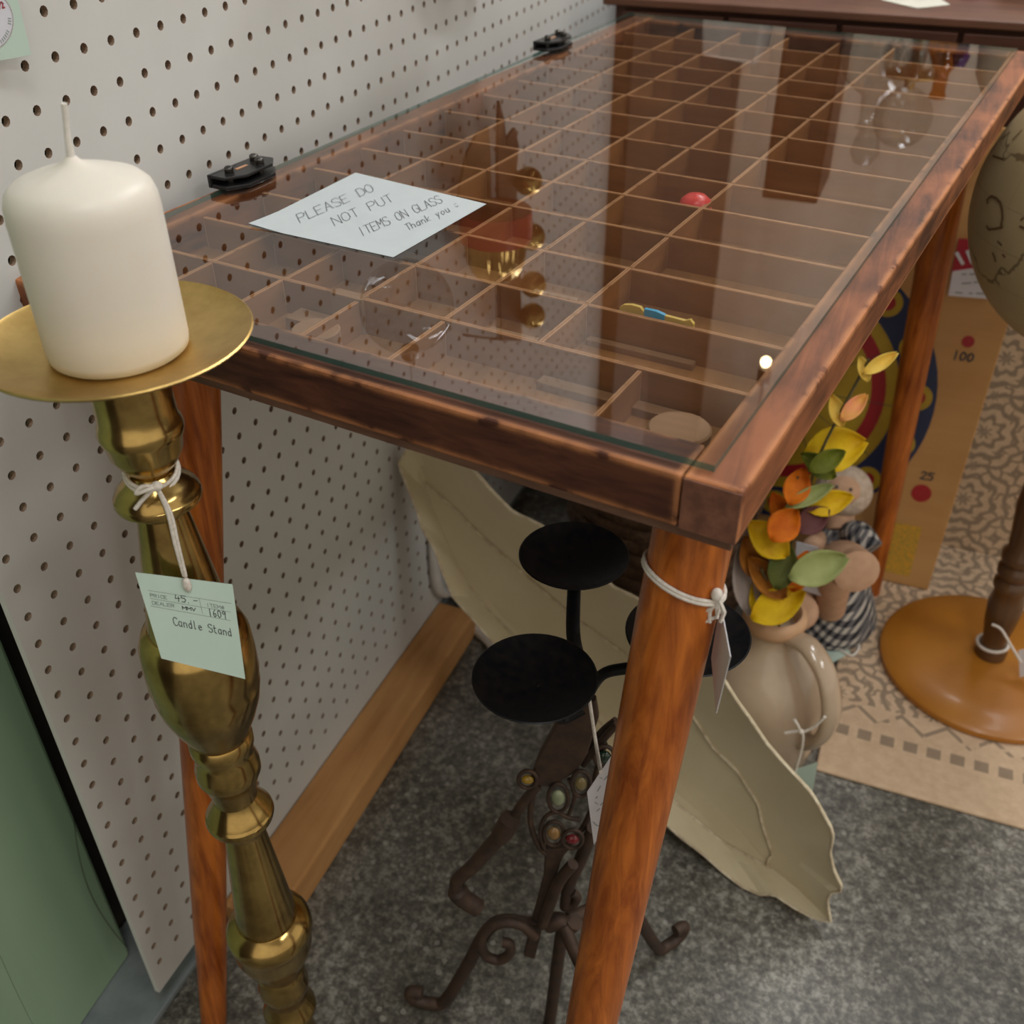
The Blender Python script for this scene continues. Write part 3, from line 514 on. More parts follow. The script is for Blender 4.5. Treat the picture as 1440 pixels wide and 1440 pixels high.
# tag on it
M_white = pm('white_card', (.72, .71, .74), (.68, .67, .70), 30, .75)
tn = (IN + Vector((0, 0, .1))).normalized(); tP = IC + IN * 34
it = thing('price_tag', 'white price tag hanging on the iron candelabra by a cream string', 'tag', onp(845, 1120, tP, tn))
MB().prism([onp(*q, tP, tn) for q in ((861, 1061), (825.5, 1114), (835, 1188), (847, 1172), (872, 1120))], tn * -.5).build('card', M_white, it)
hw = MB(); q4 = lambda x, y: (810 + x / 9, 1040 + y / 9)
for a in ([(300, 480), (330, 490)], [(360, 510), (395, 460)], [(275, 650), (310, 590)], [(240, 790), (275, 815)], [(255, 740), (270, 720)], [(265, 905), (300, 870)], [(310, 830), (335, 800)], [(220, 1040), (260, 1085), (300, 1090)]): hw.ribbon([onp(*q4(*q), tP, tn) + tn * .2 for q in a], .5, tn)
hw.build('handwriting', M_print, it, fixn=False)
MB().tube(smoothpath([ip(828, 978, 40), ip(832, 1005, 38), ip(838, 1045, 36), onp(845, 1084, tP, tn) + tn], 5), 1.3, 8).build('string', M_string, it, smooth=60)
# tag on the table leg
LA = T(13, 27, FB); LD = (T(31, -86, FZ) - LA).normalized()
LN = Vector((CAM.x - LA.x, CAM.y - LA.y, 0)).normalized(); LS = UPZ.cross(LN)
lt = thing('price_tag', 'pale folded price tag tied round the table leg and seen edge-on', 'tag', onp(1010, 930, LA, LN))
sm = MB(); lc = LA + LD * 44
e1 = LS - LD * LS.dot(LD); e1.normalize(); e2 = LD.cross(e1)
for dz, rr_ in ((0, 21.6), (1.8, 21.8)):
    sm.tube([lc + LD * dz + e1 * math.cos(a) * rr_ + e2 * math.sin(a) * rr_ - LD * (6 * math.cos(a + .2)) * -1 for a in [2 * math.pi * i / 40 for i in range(41)]], 1.1, 8)
k0 = onp(1008, 836, LA + LN * 22, LN)
for i in range(5): sm.tube([k0, k0 + Vector((random.uniform(-5, 5), 0, -6 - i * 2)), k0 + Vector((random.uniform(-6, 6), -1, -12 - i * 2))], 1.1, 6)
sm.ell(k0, (3, 3, 3.6), 12, 8); k1 = onp(1016, 862, LA + LN * 22, LN); sm.tube([k0, k1], 1.1, 8)
sm.build('string', M_string, lt, smooth=60)
d2 = (LN * .95 + LS * .16).normalized() * 17; cc = [k1 + Vector((0, 0, -1)) - d2 * .5, k1 + d2 * 1.3 + LS * 2 + Vector((0, 0, -8)), onp(1007, 1003, LA + LN * 34, LN), onp(1000, 925, LA + LN * 14, LN)]
MB().prism(cc, LS * .5).build('card', M_white, lt)
# ================================================================== LARGE SCALLOPED TRAY under the table
TP1 = Vector((585, 206, FZ + 2)); te = Vector((-.97, .244, 0)).normalized(); tb = Vector((.244, .97, 0)).normalized(); la = math.radians(82)
tup = tb * math.cos(la) + UPZ * math.sin(la); tnn = te.cross(tup).normalized()
if tnn.dot(CAM - TP1) < 0: tnn = -tnn
outer = [(1168, 1296), (1150, 1294), (1117, 1277), (1087, 1257), (1070, 1259), (1043, 1247), (1017, 1227), (987, 1200), (960, 1180), (920, 1145), (880, 1100), (840, 1050), (790, 1000), (735, 945), (693, 903), (667, 873), (637, 840), (623, 807), (610, 770), (593, 743), (587, 720), (570, 677), (560, 652), (580, 618), (620, 622), (660, 655), (693, 693), (720, 720), (757, 737), (800, 770), (863, 827), (893, 840), (930, 872), (975, 915), (1017, 955), (1035, 985), (1055, 1012), (1077, 1045), (1100, 1072), (1142, 1117), (1170, 1167), (1172, 1177), (1167, 1200), (1173, 1227), (1187, 1253), (1165, 1256), (1164, 1273)]
inner_ = [(1083, 1246), (1070, 1242), (1043, 1228), (1017, 1208), (987, 1182), (960, 1160), (920, 1125), (880, 1080), (840, 1035), (790, 985), (735, 930), (693, 888), (665, 855), (642, 820), (627, 785), (612, 750), (600, 715), (596, 690), (600, 680), (613, 690), (640, 715), (680, 755), (727, 797), (765, 830), (807, 867), (840, 890), (877, 917), (925, 960), (975, 1007), (1003, 1050), (1037, 1083), (1067, 1130), (1072, 1157), (1080, 1180), (1087, 1200), (1078, 1222)]
inner = [(x, y - (24 if i < 17 else (12 if i == 17 or i == 35 else 0))) for i, (x, y) in enumerate(inner_)]
def resample(pts, n):
    P = [Vector(p) for p in pts]; P.append(P[0]); d = [0]
    for a, b in zip(P, P[1:]): d.append(d[-1] + (b - a).length)
    out = []
    for i in range(n):
        t = d[-1] * i / n; k = max(j for j in range(len(d) - 1) if d[j] <= t + 1e-9); f = (t - d[k]) / max(d[k + 1] - d[k], 1e-9); out.append(P[k].lerp(P[k + 1], f))
    return out
NT = 150
while min(onp(*q, TP1, tnn).z for q in outer) < FZ + 1.2: TP1 = TP1 + tnn * 1.0
OU = resample([onp(*q, TP1, tnn) for q in outer], NT); IB = TP1 - tnn * 32; IU = resample([onp(*q, IB, tnn) for q in inner], NT)
for p_ in IU:
    if p_.z < FZ + 12: p_ += tup * ((FZ + 12 - p_.z) / tup.z)
best = min(range(NT), key=lambda k: sum((OU[i] - IU[(i + k) % NT]).length for i in range(0, NT, 5))); IU = [IU[(i + best) % NT] for i in range(NT)]
cen = sum(IU, Vector()) / NT
mb = MB()
def trayrings(off):
    r = []
    r.append([p + tnn * off for p in OU]); r.append([o.lerp(i, .12) + tnn * (off - 1) for o, i in zip(OU, IU)]); r.append([o.lerp(i, .55) - tnn * (3 - off) for o, i in zip(OU, IU)]); r.append([o.lerp(i, .92) - tnn * (1.5 - off) for o, i in zip(OU, IU)]); r.append([p + tnn * off for p in IU]); r.append([i.lerp(cen, .12) - tnn * (2.5 - off) for i in IU]); r.append([i.lerp(cen, .5) - tnn * (4 - off) for i in IU]); r.append([i.lerp(cen, .97) - tnn * (4 - off) for i in IU]); return r
front = trayrings(0); back = trayrings(-4)
def skin(rings, flip):
    o = len(mb.v)
    for r in rings: mb.v += r
    for a in range(len(rings) - 1):
        for i in range(NT): j = (i + 1) % NT; f = (o + a * NT + i, o + a * NT + j, o + (a + 1) * NT + j, o + (a + 1) * NT + i); mb.f.append(f); mb.m.append(0)
    mb.f.append(tuple(o + (len(rings) - 1) * NT + i for i in range(NT))); mb.m.append(0); return o
oa = skin(front, 0); ob = skin(back, 1)
for i in range(NT): j = (i + 1) % NT; mb.f.append((oa + i, oa + j, ob + j, ob + i)); mb.m.append(0)
for v in mb.v:
    if v.z < FZ + .3: v.z = FZ + .3
    if v.x < 1.0: v.x = 1.0
M_tray2 = pm('cream_enamel', (.64, .56, .38), (.56, .48, .31), 7, .42, bmp=.03, coat=.2); M_rim = pm('worn_cream_rim', (.70, .62, .45), (.42, .32, .2), 90, .5)
tr = thing('serving_tray', 'large cream leaf-shaped tray with a scalloped rim propped under the table', 'tray', TP1)
mb.build('dish', M_tray2, tr, smooth=11); MB().tube([p + tnn * 1.4 for p in IU] + [IU[0] + tnn * 1.4], 1.6, 6, cap=False).build('inner_ridge', M_rim, tr, smooth=60); MB().tube(OU + [OU[0]], 1.5, 6, cap=False).build('rim_bead', M_rim, tr, smooth=60)
# ================================================================== JUG WITH LEAVES
M_jug = pm('stoneware_glaze', (.50, .385, .27), (.42, .30, .20), 9, .18, coat=.6, bmp=.02); M_lip = pm('bare_stoneware', (.60, .36, .20), (.5, .3, .17), 30, .6)
J = Vector((458, 420, FZ)); jug = thing('stoneware_jug', 'glazed beige stoneware jug with a loop handle holding artificial leaves', 'jug', J)
MB().lathe([(0, 3), (60, 0), (66, 2), (71, 12), (76, 50), (77, 90), (75, 115), (69, 138), (58, 158), (44, 174), (34, 186), (31, 196), (30, 204)], J, 56).build('body', M_jug, jug, smooth=50)
MB().lathe([(30, 203), (34, 206), (36, 212), (36, 220), (33, 225), (29, 226), (26, 222), (25, 205), (24, 170), (0, 165)], J, 48).build('lip', M_lip, jug, smooth=50)
hd = Vector((.82, -.57, 0)).normalized()
hpts = smoothpath([J + hd * 28 + UPZ * 205, J + hd * 54 + UPZ * 210, J + hd * 82 + UPZ * 192, J + hd * 99 + UPZ * 152, J + hd * 98 + UPZ * 112, J + hd * 84 + UPZ * 84, J + hd * 70 + UPZ * 74], 6)
MB().tube(hpts, [(8, 14)] * len(hpts), 14, flat=hd).build('handle', M_jug, jug, smooth=60)
jt = thing('price_tag', 'mint price tag hanging from the handle of the stoneware jug', 'tag', J + hd * 92 + UPZ * 20)
jn = Vector((CAM.x - J.x, CAM.y - J.y, 0)).normalized(); jP = J + jn * 100
MB().prism([onp(*q, jP, jn) for q in ((1112, 1084), (1150, 1072), (1141, 1122), (1120, 1130), (1104, 1122))], jn * -.5).build('card', M_mint, jt)
sm = MB(); sm.tube(smoothpath([onp(*q, jP, jn) for q in ((1160, 1008), (1145, 1022), (1128, 1029), (1122, 1020), (1117, 1012))], 4), 1.6, 8); sm.tube(smoothpath([onp(*q, jP, jn) for q in ((1104, 1031), (1116, 1029), (1128, 1029), (1128, 1050), (1120, 1078), (1118, 1086))], 4), 1.6, 8); sm.ell(onp(1127, 1029, jP, jn), (3, 3, 3), 10, 8); sm.build('string', M_string, jt, smooth=60)
LC = {'y': ((.66, .44, .006), (.54, .30, .004)), 'g': ((.14, .15, .010), (.08, .10, .008)), 'o': ((.74, .20, .006), (.55, .11, .004)), 'm': ((.13, .045, .04), (.09, .03, .03)), 'b': ((.36, .13, .012), (.22, .07, .01)), 'p': ((.33, .36, .14), (.27, .30, .10)), 'd': ((.06, .08, .014), (.10, .10, .02)), 'r': ((.85, .30, .16), (.75, .42, .08)), 'c': ((.80, .58, .12), (.75, .45, .06)), 'w': ((.40, .33, .29), (.34, .28, .25))}
LM = {k: pm('leaf_' + k, a, b, 40, .6, bmp=.15, spec=.2) for k, (a, b) in LC.items()}
def leaf(px, py, size, ang, col, yy, parent, asp=.62, tilt=0.):
    c = ony(px, py, yy); k = depth(c) / FPX; Ln = size * k * 1.28; e = RR[0] * math.cos(ang) - RR[1] * math.sin(ang); w = RR[0] * math.sin(ang) + RR[1] * math.cos(ang); nn = -RR[2]
    e = (e + nn * tilt).normalized(); mb = MB(); n, mm = 8, 4; vs = []
    for i in range(n + 1):
        t = i / n; hw = math.sin(math.pi * min(1, t * .96 + .02)) ** .8 * (1 - .25 * t) * asp * .5
        for j in range(-mm, mm + 1): q = j / mm; vs.append(c + e * Ln * (t - .5) + w * Ln * hw * q + nn * Ln * (.10 * q * q - .12 * (t - .5) ** 2 + .03 * math.sin(6 * t + q * 2)))
    fs = [(i * (2 * mm + 1) + j, i * (2 * mm + 1) + j + 1, (i + 1) * (2 * mm + 1) + j + 1, (i + 1) * (2 * mm + 1) + j) for i in range(n) for j in range(2 * mm)]
    mb.add(vs, fs); o = mb.build('leaf', LM[col], parent, smooth=70); md = o.modifiers.new('thickness', 'SOLIDIFY'); md.thickness = .0005; return o
M_stem = pm('stem_green_brown', (.09, .08, .025), (.14, .10, .04), 60, .6)
def spray(label, path, leaves, base):
    th = thing('leaf_spray', label, 'artificial plant', base, 'artificial leaf sprays in the jug'); MB().tube(smoothpath(path, 5), 1.5, 8).build('stem', M_stem, th, smooth=60)
    for l in leaves: leaf(*l[:5], l[5], th, *(l[6:]))
jm = J + UPZ * 190
spray('tall spray of yellow and green artificial leaves with pink-tipped top', [jm + Vector((4, 0, 0)), J + Vector((10, -4, 240)), ony(1112, 770, 420), ony(1134, 700, 425), ony(1153, 640, 430), ony(1178, 588, 436), ony(1212, 524, 442), ony(1222, 505, 444)],
      [(1237, 511, 44, .55, 'c', 444, .4), (1214, 519, 30, 1.9, 'c', 440, .6), (1200, 573, 40, .8, 'r', 440, .55), (1176, 578, 38, 1.9, 'c', 436, .6), (1173, 632, 72, .25, 'y', 446, .8), (1150, 655, 46, 2.5, 'g', 424, .62), (1162, 648, 46, .5, 'g', 420, .6), (1166, 707, 54, .3, 'y', 436, .6), (1138, 697, 56, .45, 'p', 414, .38), (1142, 731, 44, .6, 'm', 420, .8), (1150, 798, 68, .35, 'p', 404, .66)], jm)
spray('middle spray of orange and yellow artificial leaves beside the table corner', [jm + Vector((-2, 2, 0)), J + Vector((-4, -8, 236)), ony(1092, 770, 412), ony(1108, 715, 414), ony(1122, 670, 418)],
      [(1120, 684, 44, 1.2, 'o', 412, .8), (1102, 738, 44, .9, 'o', 398, .95), (1079, 758, 58, 2.4, 'y', 402, .75), (1112, 728, 46, 1.2, 'y', 420, .7), (1096, 716, 40, 2.0, 'o', 420, .7), (1100, 797, 52, 1.3, 'd', 398, .75), (1124, 803, 48, 1.2, 'o', 414, .7)], jm)
spray('low drooping spray of brown and yellow artificial leaves at the jug mouth', [jm + Vector((0, -3, 0)), J + Vector((0, -16, 232)), ony(1084, 830, 396), ony(1070, 800, 394)],
      [(1093, 850, 66, .5, 'y', 388, .7), (1070, 845, 48, 1.9, 'y', 392, .7), (1077, 812, 62, 2.3, 'b', 396, .6), (1058, 785, 52, 1.9, 'b', 404, .7), (1096, 824, 52, .7, 'b', 404, .6), (1047, 815, 80, 1.7, 'w', 400, .45)], jm)
# ================================================================== RAG DOLL
def gingham():
    m, t, b = nt('gingham_cloth'); tc = N(t, 'TexCoord'); sp = N(t, 'SeparateXYZ'); L(t, tc.outputs['Object'], sp.inputs[0]); P = .0125
    f = lambda v: math_(t, 'GREATER_THAN', math_(t, 'FRACT', math_(t, 'DIVIDE', v, P)), .5)
    a = f(math_(t, 'ADD', sp.outputs[0], math_(t, 'MULTIPLY', sp.outputs[2], -.6))); c = f(math_(t, 'ADD', sp.outputs[2], math_(t, 'ADD', math_(t, 'MULTIPLY', sp.outputs[1], -.8), math_(t, 'MULTIPLY', sp.outputs[0], .6)))); s = math_(t, 'MULTIPLY', math_(t, 'ADD', a, c), .5)
    L(t, ramp(t, s, [(0, (.50, .46, .40)), (.5, (.13, .125, .13)), (1, (.012, .013, .018))]), b.inputs['Base Color']); b.inputs['Roughness'].default_value = .95; return m
M_ging = gingham(); M_skin = pm('tan_cloth', (.60, .37, .235), (.52, .31, .19), 60, .9, bmp=.2); M_hair = pm('white_fleece', (.66, .54, .43), (.50, .38, .28), 120, .95, bmp=1, bdist=.004); M_apron = pm('white_apron', (.66, .66, .70), None, 30, .9)
D0 = Vector((505, 690, FZ + 5)); doll = thing('rag_doll', 'sitting rag doll with pale fleece head, tan limbs and black gingham dress', 'doll', D0)
hc = ony(1186, 690, 715); MB().ell(hc, (38, 34, 36), 24, 16).build('head', M_hair, doll, smooth=60)
fc = hc + (CAM - hc).normalized() * 16; MB().ell(fc, (26, 22, 24), 20, 12).build('face', M_skin, doll, smooth=60)
f2 = (CAM - hc).normalized(); fr_ = f2.cross(UPZ).normalized() * -1
for sx in (-9, 9): MB().ell(fc + f2 * 21 + fr_ * sx + UPZ * 4, (2, 2, 2.4), 10, 8).build('eye', M_ink, doll, smooth=60)
MB().ell(fc + f2 * 23 - UPZ * 4, (3, 4, 3), 10, 8).build('nose', M_skin, doll, smooth=60)
MB().lathe([(0, 0), (72, 0), (76, 14), (64, 50), (46, 92), (36, 130), (30, 150), (18, 160), (0, 162)], D0, 32).build('dress', M_ging, doll, smooth=60)
nk = Vector((hc.x, hc.y, hc.z - 30)); MB().tube([D0 + UPZ * 155, nk + UPZ * 6], [20, 18], 16).build('neck', M_skin, doll, smooth=60)
sh1 = D0 + Vector((22, -6, 146)); MB().tube(smoothpath([sh1 + Vector((-10, 4, 2)), ony(1205, 752, 672), ony(1222, 775, 655)], 5), [14, 17, 18, 19, 19, 20, 20, 20, 20, 20, 19], 16).build('sleeve', M_ging, doll, smooth=60)
lg = smoothpath([D0 + Vector((10, -50, 60)), ony(1178, 792, 590), ony(1200, 800, 560), ony(1206, 806, 548)], 5); MB().tube(lg, [20 + 8 * min(1, i / 8) - (10 if i == 15 else (4 if i == 14 else 0)) for i in range(16)], 18).build('leg', M_skin, doll, smooth=60)
lg = smoothpath([D0 + Vector((-20, -50, 60)), ony(1112, 845, 590), ony(1122, 858, 560), ony(1126, 862, 548)], 5); MB().tube(lg, [20 + 4 * min(1, i / 8) - (9 if i == 15 else (3 if i == 14 else 0)) for i in range(16)], 18).build('leg', M_skin, doll, smooth=60)
MB().tube(smoothpath([sh1 + Vector((-40, 0, -4)), ony(1140, 770, 640), ony(1152, 782, 600), ony(1170, 790, 585)], 5), 12, 14).build('arm', M_skin, doll, smooth=60)
ap = Vector((0, 0, 0)); dn = Vector((CAM.x - D0.x, CAM.y - D0.y, 0)).normalized(); dP = D0 + dn * 92
MB().prism([onp(*q, dP, dn) for q in ((1120, 762), (1150, 770), (1172, 815), (1165, 842), (1115, 825))], dn * -1).build('apron', M_apron, doll)
dt = thing('price_tag', 'small mint price tag with white string lying on the rug below the doll', 'tag', onz(1168, 920, FZ + 6))
MB().prism([onz(*q, FZ + 5.6) for q in ((1150, 905), (1182, 900), (1196, 918), (1166, 935))], UPZ * .6).build('card', M_mint, dt)
MB().tube(smoothpath([onz(*q, FZ + 8) for q in ((1182, 914), (1198, 922), (1208, 910), (1202, 896), (1192, 892))], 4), 2, 8).build('string', M_string, dt, smooth=60)
# ================================================================== GAME BOARD
ga = math.radians(10.0); gup = Vector((0, math.sin(ga), math.cos(ga))); gn = Vector((0, -math.cos(ga), math.sin(ga))); GP = Vector((642, 806, FZ + 6))
gb = thing('game_board', 'vintage wooden game board printed with a coloured wheel, leaning on the dresser', 'game board', GP + Vector((-200, 60, 0)))
def gpt(x, w, o=0): return GP + Vector((x, 0, 0)) + gup * w + gn * o
M_ply = wood('maple_ply', (.44, .225, .075), (.56, .315, .12), 'x', rough=.5, scale=.5); M_navy = pm('navy_print', (.012, .022, .075), None, 40, .5); M_gyel = pm('yellow_print', (.46, .30, .015), (.40, .25, .012), 30, .5); M_gred = pm('red_print', (.36, .008, .012), None, 30, .5); M_speck = pm('speckled_panel_print', (.70, .33, .015), (.34, .26, .04), 260, .6)
MB().prism([gpt(-520, 0), gpt(2, 0), gpt(12, 640), gpt(-520, 640)], gn * -9).build('panel', M_ply, gb, bevel=1.5)
gc = (-257, 270); R0 = 205
def disc(name, r0, r1, mat, o, c=gc, n=64, a0=0, a1=2 * math.pi):
    mb = MB(); vs = []; fs = []
    for i in range(n + 1): a = a0 + (a1 - a0) * i / n; vs += [gpt(c[0] + r0 * math.cos(a), c[1] + r0 * math.sin(a), o), gpt(c[0] + r1 * math.cos(a), c[1] + r1 * math.sin(a), o)]
    for i in range(n): fs.append((2 * i, 2 * i + 1, 2 * i + 3, 2 * i + 2))
    mb.add(vs, fs); return mb.build(name, mat, gb, fixn=False)
disc('navy_ring', 154, R0, M_navy, .3); disc('yellow_ring', 139, 156, M_gyel, .5); disc('red_ring', 120, 139, M_gred, .6); disc('yellow_centre', 22, 120, M_gyel, .4); disc('red_centre', 0.5, 22, M_gred, .5)
for i in range(16):
    a = 2 * math.pi * i / 16; c = (gc[0] + 181 * math.cos(a + .1), gc[1] + 181 * math.sin(a + .1)); disc('scallop', 0.3, 19, M_gyel, .6, c, 20); disc('scallop_spot', 0.3, 10, M_gred, .8, c, 16)
ln = MB()
for i in range(12): a = 2 * math.pi * i / 12; ln.ribbon([gpt(gc[0] + 14 * math.cos(a), gc[1] + 14 * math.sin(a), .9), gpt(gc[0] + 154 * math.cos(a), gc[1] + 154 * math.sin(a), .9)], 1.0, gn)
ln.build('spoke_lines', M_ink, gb, fixn=False)
for x, w in ((-41, 150), (-33, 375)): disc('red_spot', .3, 13.5 if w < 200 else 8, M_gred, .5, (x, w), 28)
for s, x, w, wd_ in (('25', -48, 172, 18), ('100', -48, 349, 28)): tx = MB(); lettering(tx, s, gpt(x, w, 0), Vector((wd_, 0, 0)), gup * 11, 2.2, gn, 0, .5); tx.build('number', M_ink, gb, fixn=False)
MB().add([gpt(-78, 16, .4), gpt(-28, 16, .4), gpt(-28, 98, .4), gpt(-78, 98, .4)], [(0, 1, 2, 3)]).build('speckled_panel', M_speck, gb, fixn=False)
gt = thing('price_tag', 'red and white price tag taped on the game board', 'tag', gpt(-50, 430, 2)); M_rtag = pm('red_card', (.40, .012, .03), None, 30, .6)
gq = lambda x, y, o: onp(1320 + x / 12, 320 + y / 12, GP + gn * o, gn)
MB().prism([gq(*q, 2.6) for q in ((340, 190), (760, 200), (870, 630), (215, 760))], gn * -1.6).build('red_header', M_rtag, gt); MB().prism([gq(*q, 3) for q in ((235, 740), (900, 640), (835, 1205), (160, 1150))], gn * -1.8).build('white_card', M_white, gt)
tx = MB(); 
for a in ([(310, 440), (400, 600)], [(490, 410), (560, 580)], [(650, 360), (670, 560)], [(690, 230), (640, 270)]): tx.ribbon([gq(*q, 3.1) for q in a], 4.2, gn)
tx.build('white_lettering', M_white, gt, fixn=False); tx = MB()
for a in ([(400, 790), (460, 785)], [(530, 790), (640, 780)], [(400, 945), (540, 935)], [(600, 925), (780, 905)], [(290, 1095), (390, 1105)], [(520, 1110), (560, 1112)], [(640, 1110), (770, 1115)]): tx.ribbon([gq(*q, 3.4) for q in a], 1.6, gn)
tx.build('small_print', M_print, gt, fixn=False)
# ================================================================== FLOOR GLOBE
def globe_mat():
    m, t, b = nt('antique_globe_paper'); tc = N(t, 'TexCoord'); n = N(t, 'TexNoise', Scale=5.0, Detail=6.0); L(t, tc.outputs['Object'], n.inputs['Vector']); c = ramp(t, n.outputs[0], [(.35, (.50, .40, .235)), (.65, (.40, .30, .15))])
    coast = math_(t, 'LESS_THAN', math_(t, 'ABSOLUTE', math_(t, 'SUBTRACT', n.outputs[0], .52)), .006); sp = N(t, 'SeparateXYZ'); L(t, tc.outputs['Object'], sp.inputs[0])
    lat = math_(t, 'LESS_THAN', math_(t, 'FRACT', math_(t, 'DIVIDE', math_(t, 'ADD', sp.outputs[2], 5.0), .040)), .025); an = math_(t, 'ARCTAN2', sp.outputs[1], sp.outputs[0]); lon = math_(t, 'LESS_THAN', math_(t, 'FRACT', math_(t, 'MULTIPLY', an, 3.82)), .012)
    f = math_(t, 'MAXIMUM', math_(t, 'MULTIPLY', coast, .7), math_(t, 'MULTIPLY', math_(t, 'MAXIMUM', lat, lon), .25)); L(t, mixc(t, f, c, (.10, .055, .02)), b.inputs['Base Color']); b.inputs['Roughness'].default_value = .45; return m
GC = Vector((711, 678, -250)); BC = Vector((727, 668, FZ + 5))
gl = thing('floor_globe', 'antique-style floor globe on a turned wooden stand with amber round base', 'globe', BC)
M_amber = pm('amber_varnish', (.44, .175, .016), (.36, .13, .010), 8, .42, coat=.12); M_turn = wood('dark_turned_wood', (.06, .028, .012), (.15, .07, .026), 'z', rough=.3, coat=.4); M_bronze = pm('bronze_meridian', (.38, .25, .10), None, 40, .3, metal=1)
MB().lathe([(0, 0), (134, 0), (138, 3), (138, 10), (132, 15), (90, 19), (30, 25), (0, 26)], BC, 72).build('base', M_amber, gl, smooth=35)
top_ = GC + Vector((2, 0, -172)); dv = (top_ - BC - UPZ * 24); prof = [(19, 0), (20, 10), (17, 20), (15, 30), (20, 60), (22, 90), (18, 110), (22, 116), (22, 124), (17, 130), (22, 137), (22, 146), (17, 152), (22, 159), (22, 168), (17, 176), (19, 200), (22, 240), (18, 290), (14, 340), (18, 360), (15, 400), (20, 415), (14, dv.length - 2)]
MB().lathe(prof, BC + UPZ * 24, 32, dv.normalized()).build('column', M_turn, gl, smooth=45)
MB().tube([GC + Vector((math.cos(a) * 166 * .38, math.cos(a) * 166 * .925, math.sin(a) * 166)) for a in [-math.pi / 2 - 1.9 + 3.8 * i / 40 for i in range(41)]], [(3, 6)] * 41, 10).build('meridian_ring', M_bronze, gl, smooth=60)
sp_ = MB().ell(GC, (152, 152, 152), 64, 40).build('globe_sphere', globe_mat(), gl, smooth=60)
M_bmap = pm('brown_map_ink', (.13, .06, .018), None, 60, .6)
def onglobe(px, py, R=152.6):
    d = ray(px, py).normalized(); o = CAM - GC; b_ = o.dot(d); c_ = o.dot(o) - R * R; q = b_ * b_ - c_
    return CAM + d * (-b_ - math.sqrt(q)) if q > 0 else None
def gline(mb, pts, w):
    P_ = [onglobe(*q) for q in pts]
    for a, b_ in zip(P_, P_[1:]):
        if a and b_: mb.ribbon([a, b_], w, ((a + b_) / 2 - GC))
mb = MB(); z8 = lambda x, y: (1370 + x / 4.23, 120 + y / 4.23)
gline(mb, [z8(*q) for q in ((80, 700), (75, 680), (100, 660), (130, 672), (155, 700), (165, 740), (168, 790), (160, 825), (165, 845), (120, 855), (85, 858), (75, 840))], 2.4)
mb.build('cartouche', M_bmap, gl, fixn=False)
for a in ([(110, 1000), (118, 1020), (125, 1045)], [(140, 930), (160, 950)], [(275, 840), (296, 850)], [(280, 800), (290, 790)], [(170, 1010), (180, 1020)], [(110, 420), (170, 440)], [(230, 320), (280, 270)]): mb = MB(); gline(mb, [z8(*q) for q in a], 2.0); mb.build('map_mark', M_bmap, gl, fixn=False)
ct2 = thing('price_tag', 'cream price tag strung on the globe stand column', 'tag', BC + Vector((30, -40, 30)))
bcn = Vector((CAM.x - BC.x, CAM.y - BC.y, 0)).normalized(); bP = BC + bcn * 26
sm = MB(); c0 = BC + dv.normalized() * 44; sm.tube([c0 + Vector((math.cos(a) * 19, math.sin(a) * 19, 2 * math.cos(a))) for a in [2 * math.pi * i / 24 for i in range(25)]], 2.2, 8); sm.tube(smoothpath([onp(*q, bP, bcn) for q in ((1395, 878), (1408, 885), (1420, 905), (1436, 932))], 4), 1.8, 8); sm.build('string', M_string, ct2, smooth=60)
MB().prism([onp(*q, bP, bcn) for q in ((1432, 915), (1462, 908), (1466, 948), (1434, 952))], bcn * -.6).build('card', M_white, ct2)
# ================================================================== DRESSER
M_dres = wood('dark_dresser_wood', (.04, .016, .010), (.105, .042, .026), 'x', rough=.5); M_dtop = wood('dresser_top_wood', (.085, .036, .022), (.17, .078, .046), 'x', rough=.55); M_knob = pm('black_knob', (.012, .01, .009), None, 40, .35)
DY, DZ = 962, -131
dr = thing('dresser', 'dark wooden dresser with rows of small drawers behind the table', 'dresser', (620, 1180, FZ))
MB().box((70, DY + 14, FZ), (1240, 1400, DZ - 10)).build('carcass', M_dres, dr); MB().box((55, DY, DZ - 10), (1255, 1410, DZ)).build('top', M_dtop, dr, bevel=2)
nx = 8
for r_ in range(5):
    for c_ in range(nx):
        x0 = 82 + c_ * 144.5; z1 = DZ - 16 - r_ * 140; d = MB().box((x0, DY + 2, z1 - 130), (x0 + 138, DY + 13.8, z1)).build('drawer', M_dres, dr, bevel=2)
        MB().lathe([(5, 0), (5, 8), (10, 12), (11, 17), (8, 21), (0, 22)], (x0 + 69, DY + 2, z1 - 30), 20, (0, -1, 0)).build('knob', M_knob, d, smooth=50)
M_plate = pm('brass_label_plate', (.36, .20, .09), None, 50, .4, metal=.6)
p = ony(1116, 30, DY); MB().box((p.x - 12, DY + .6, DZ - 52), (p.x + 12, DY + 1.8, DZ - 27)).build('label_plate', M_plate, dr)
tag(MB().prism([onz(*q, DZ + .4) for q in ((1238, 0), (1290, 12), (1336, 7), (1300, -14))], UPZ * .5).build('paper_slip', pm('cream_paper', (.66, .65, .55), None, 30, .8)), 'cream paper slip lying on the dresser top', 'paper')
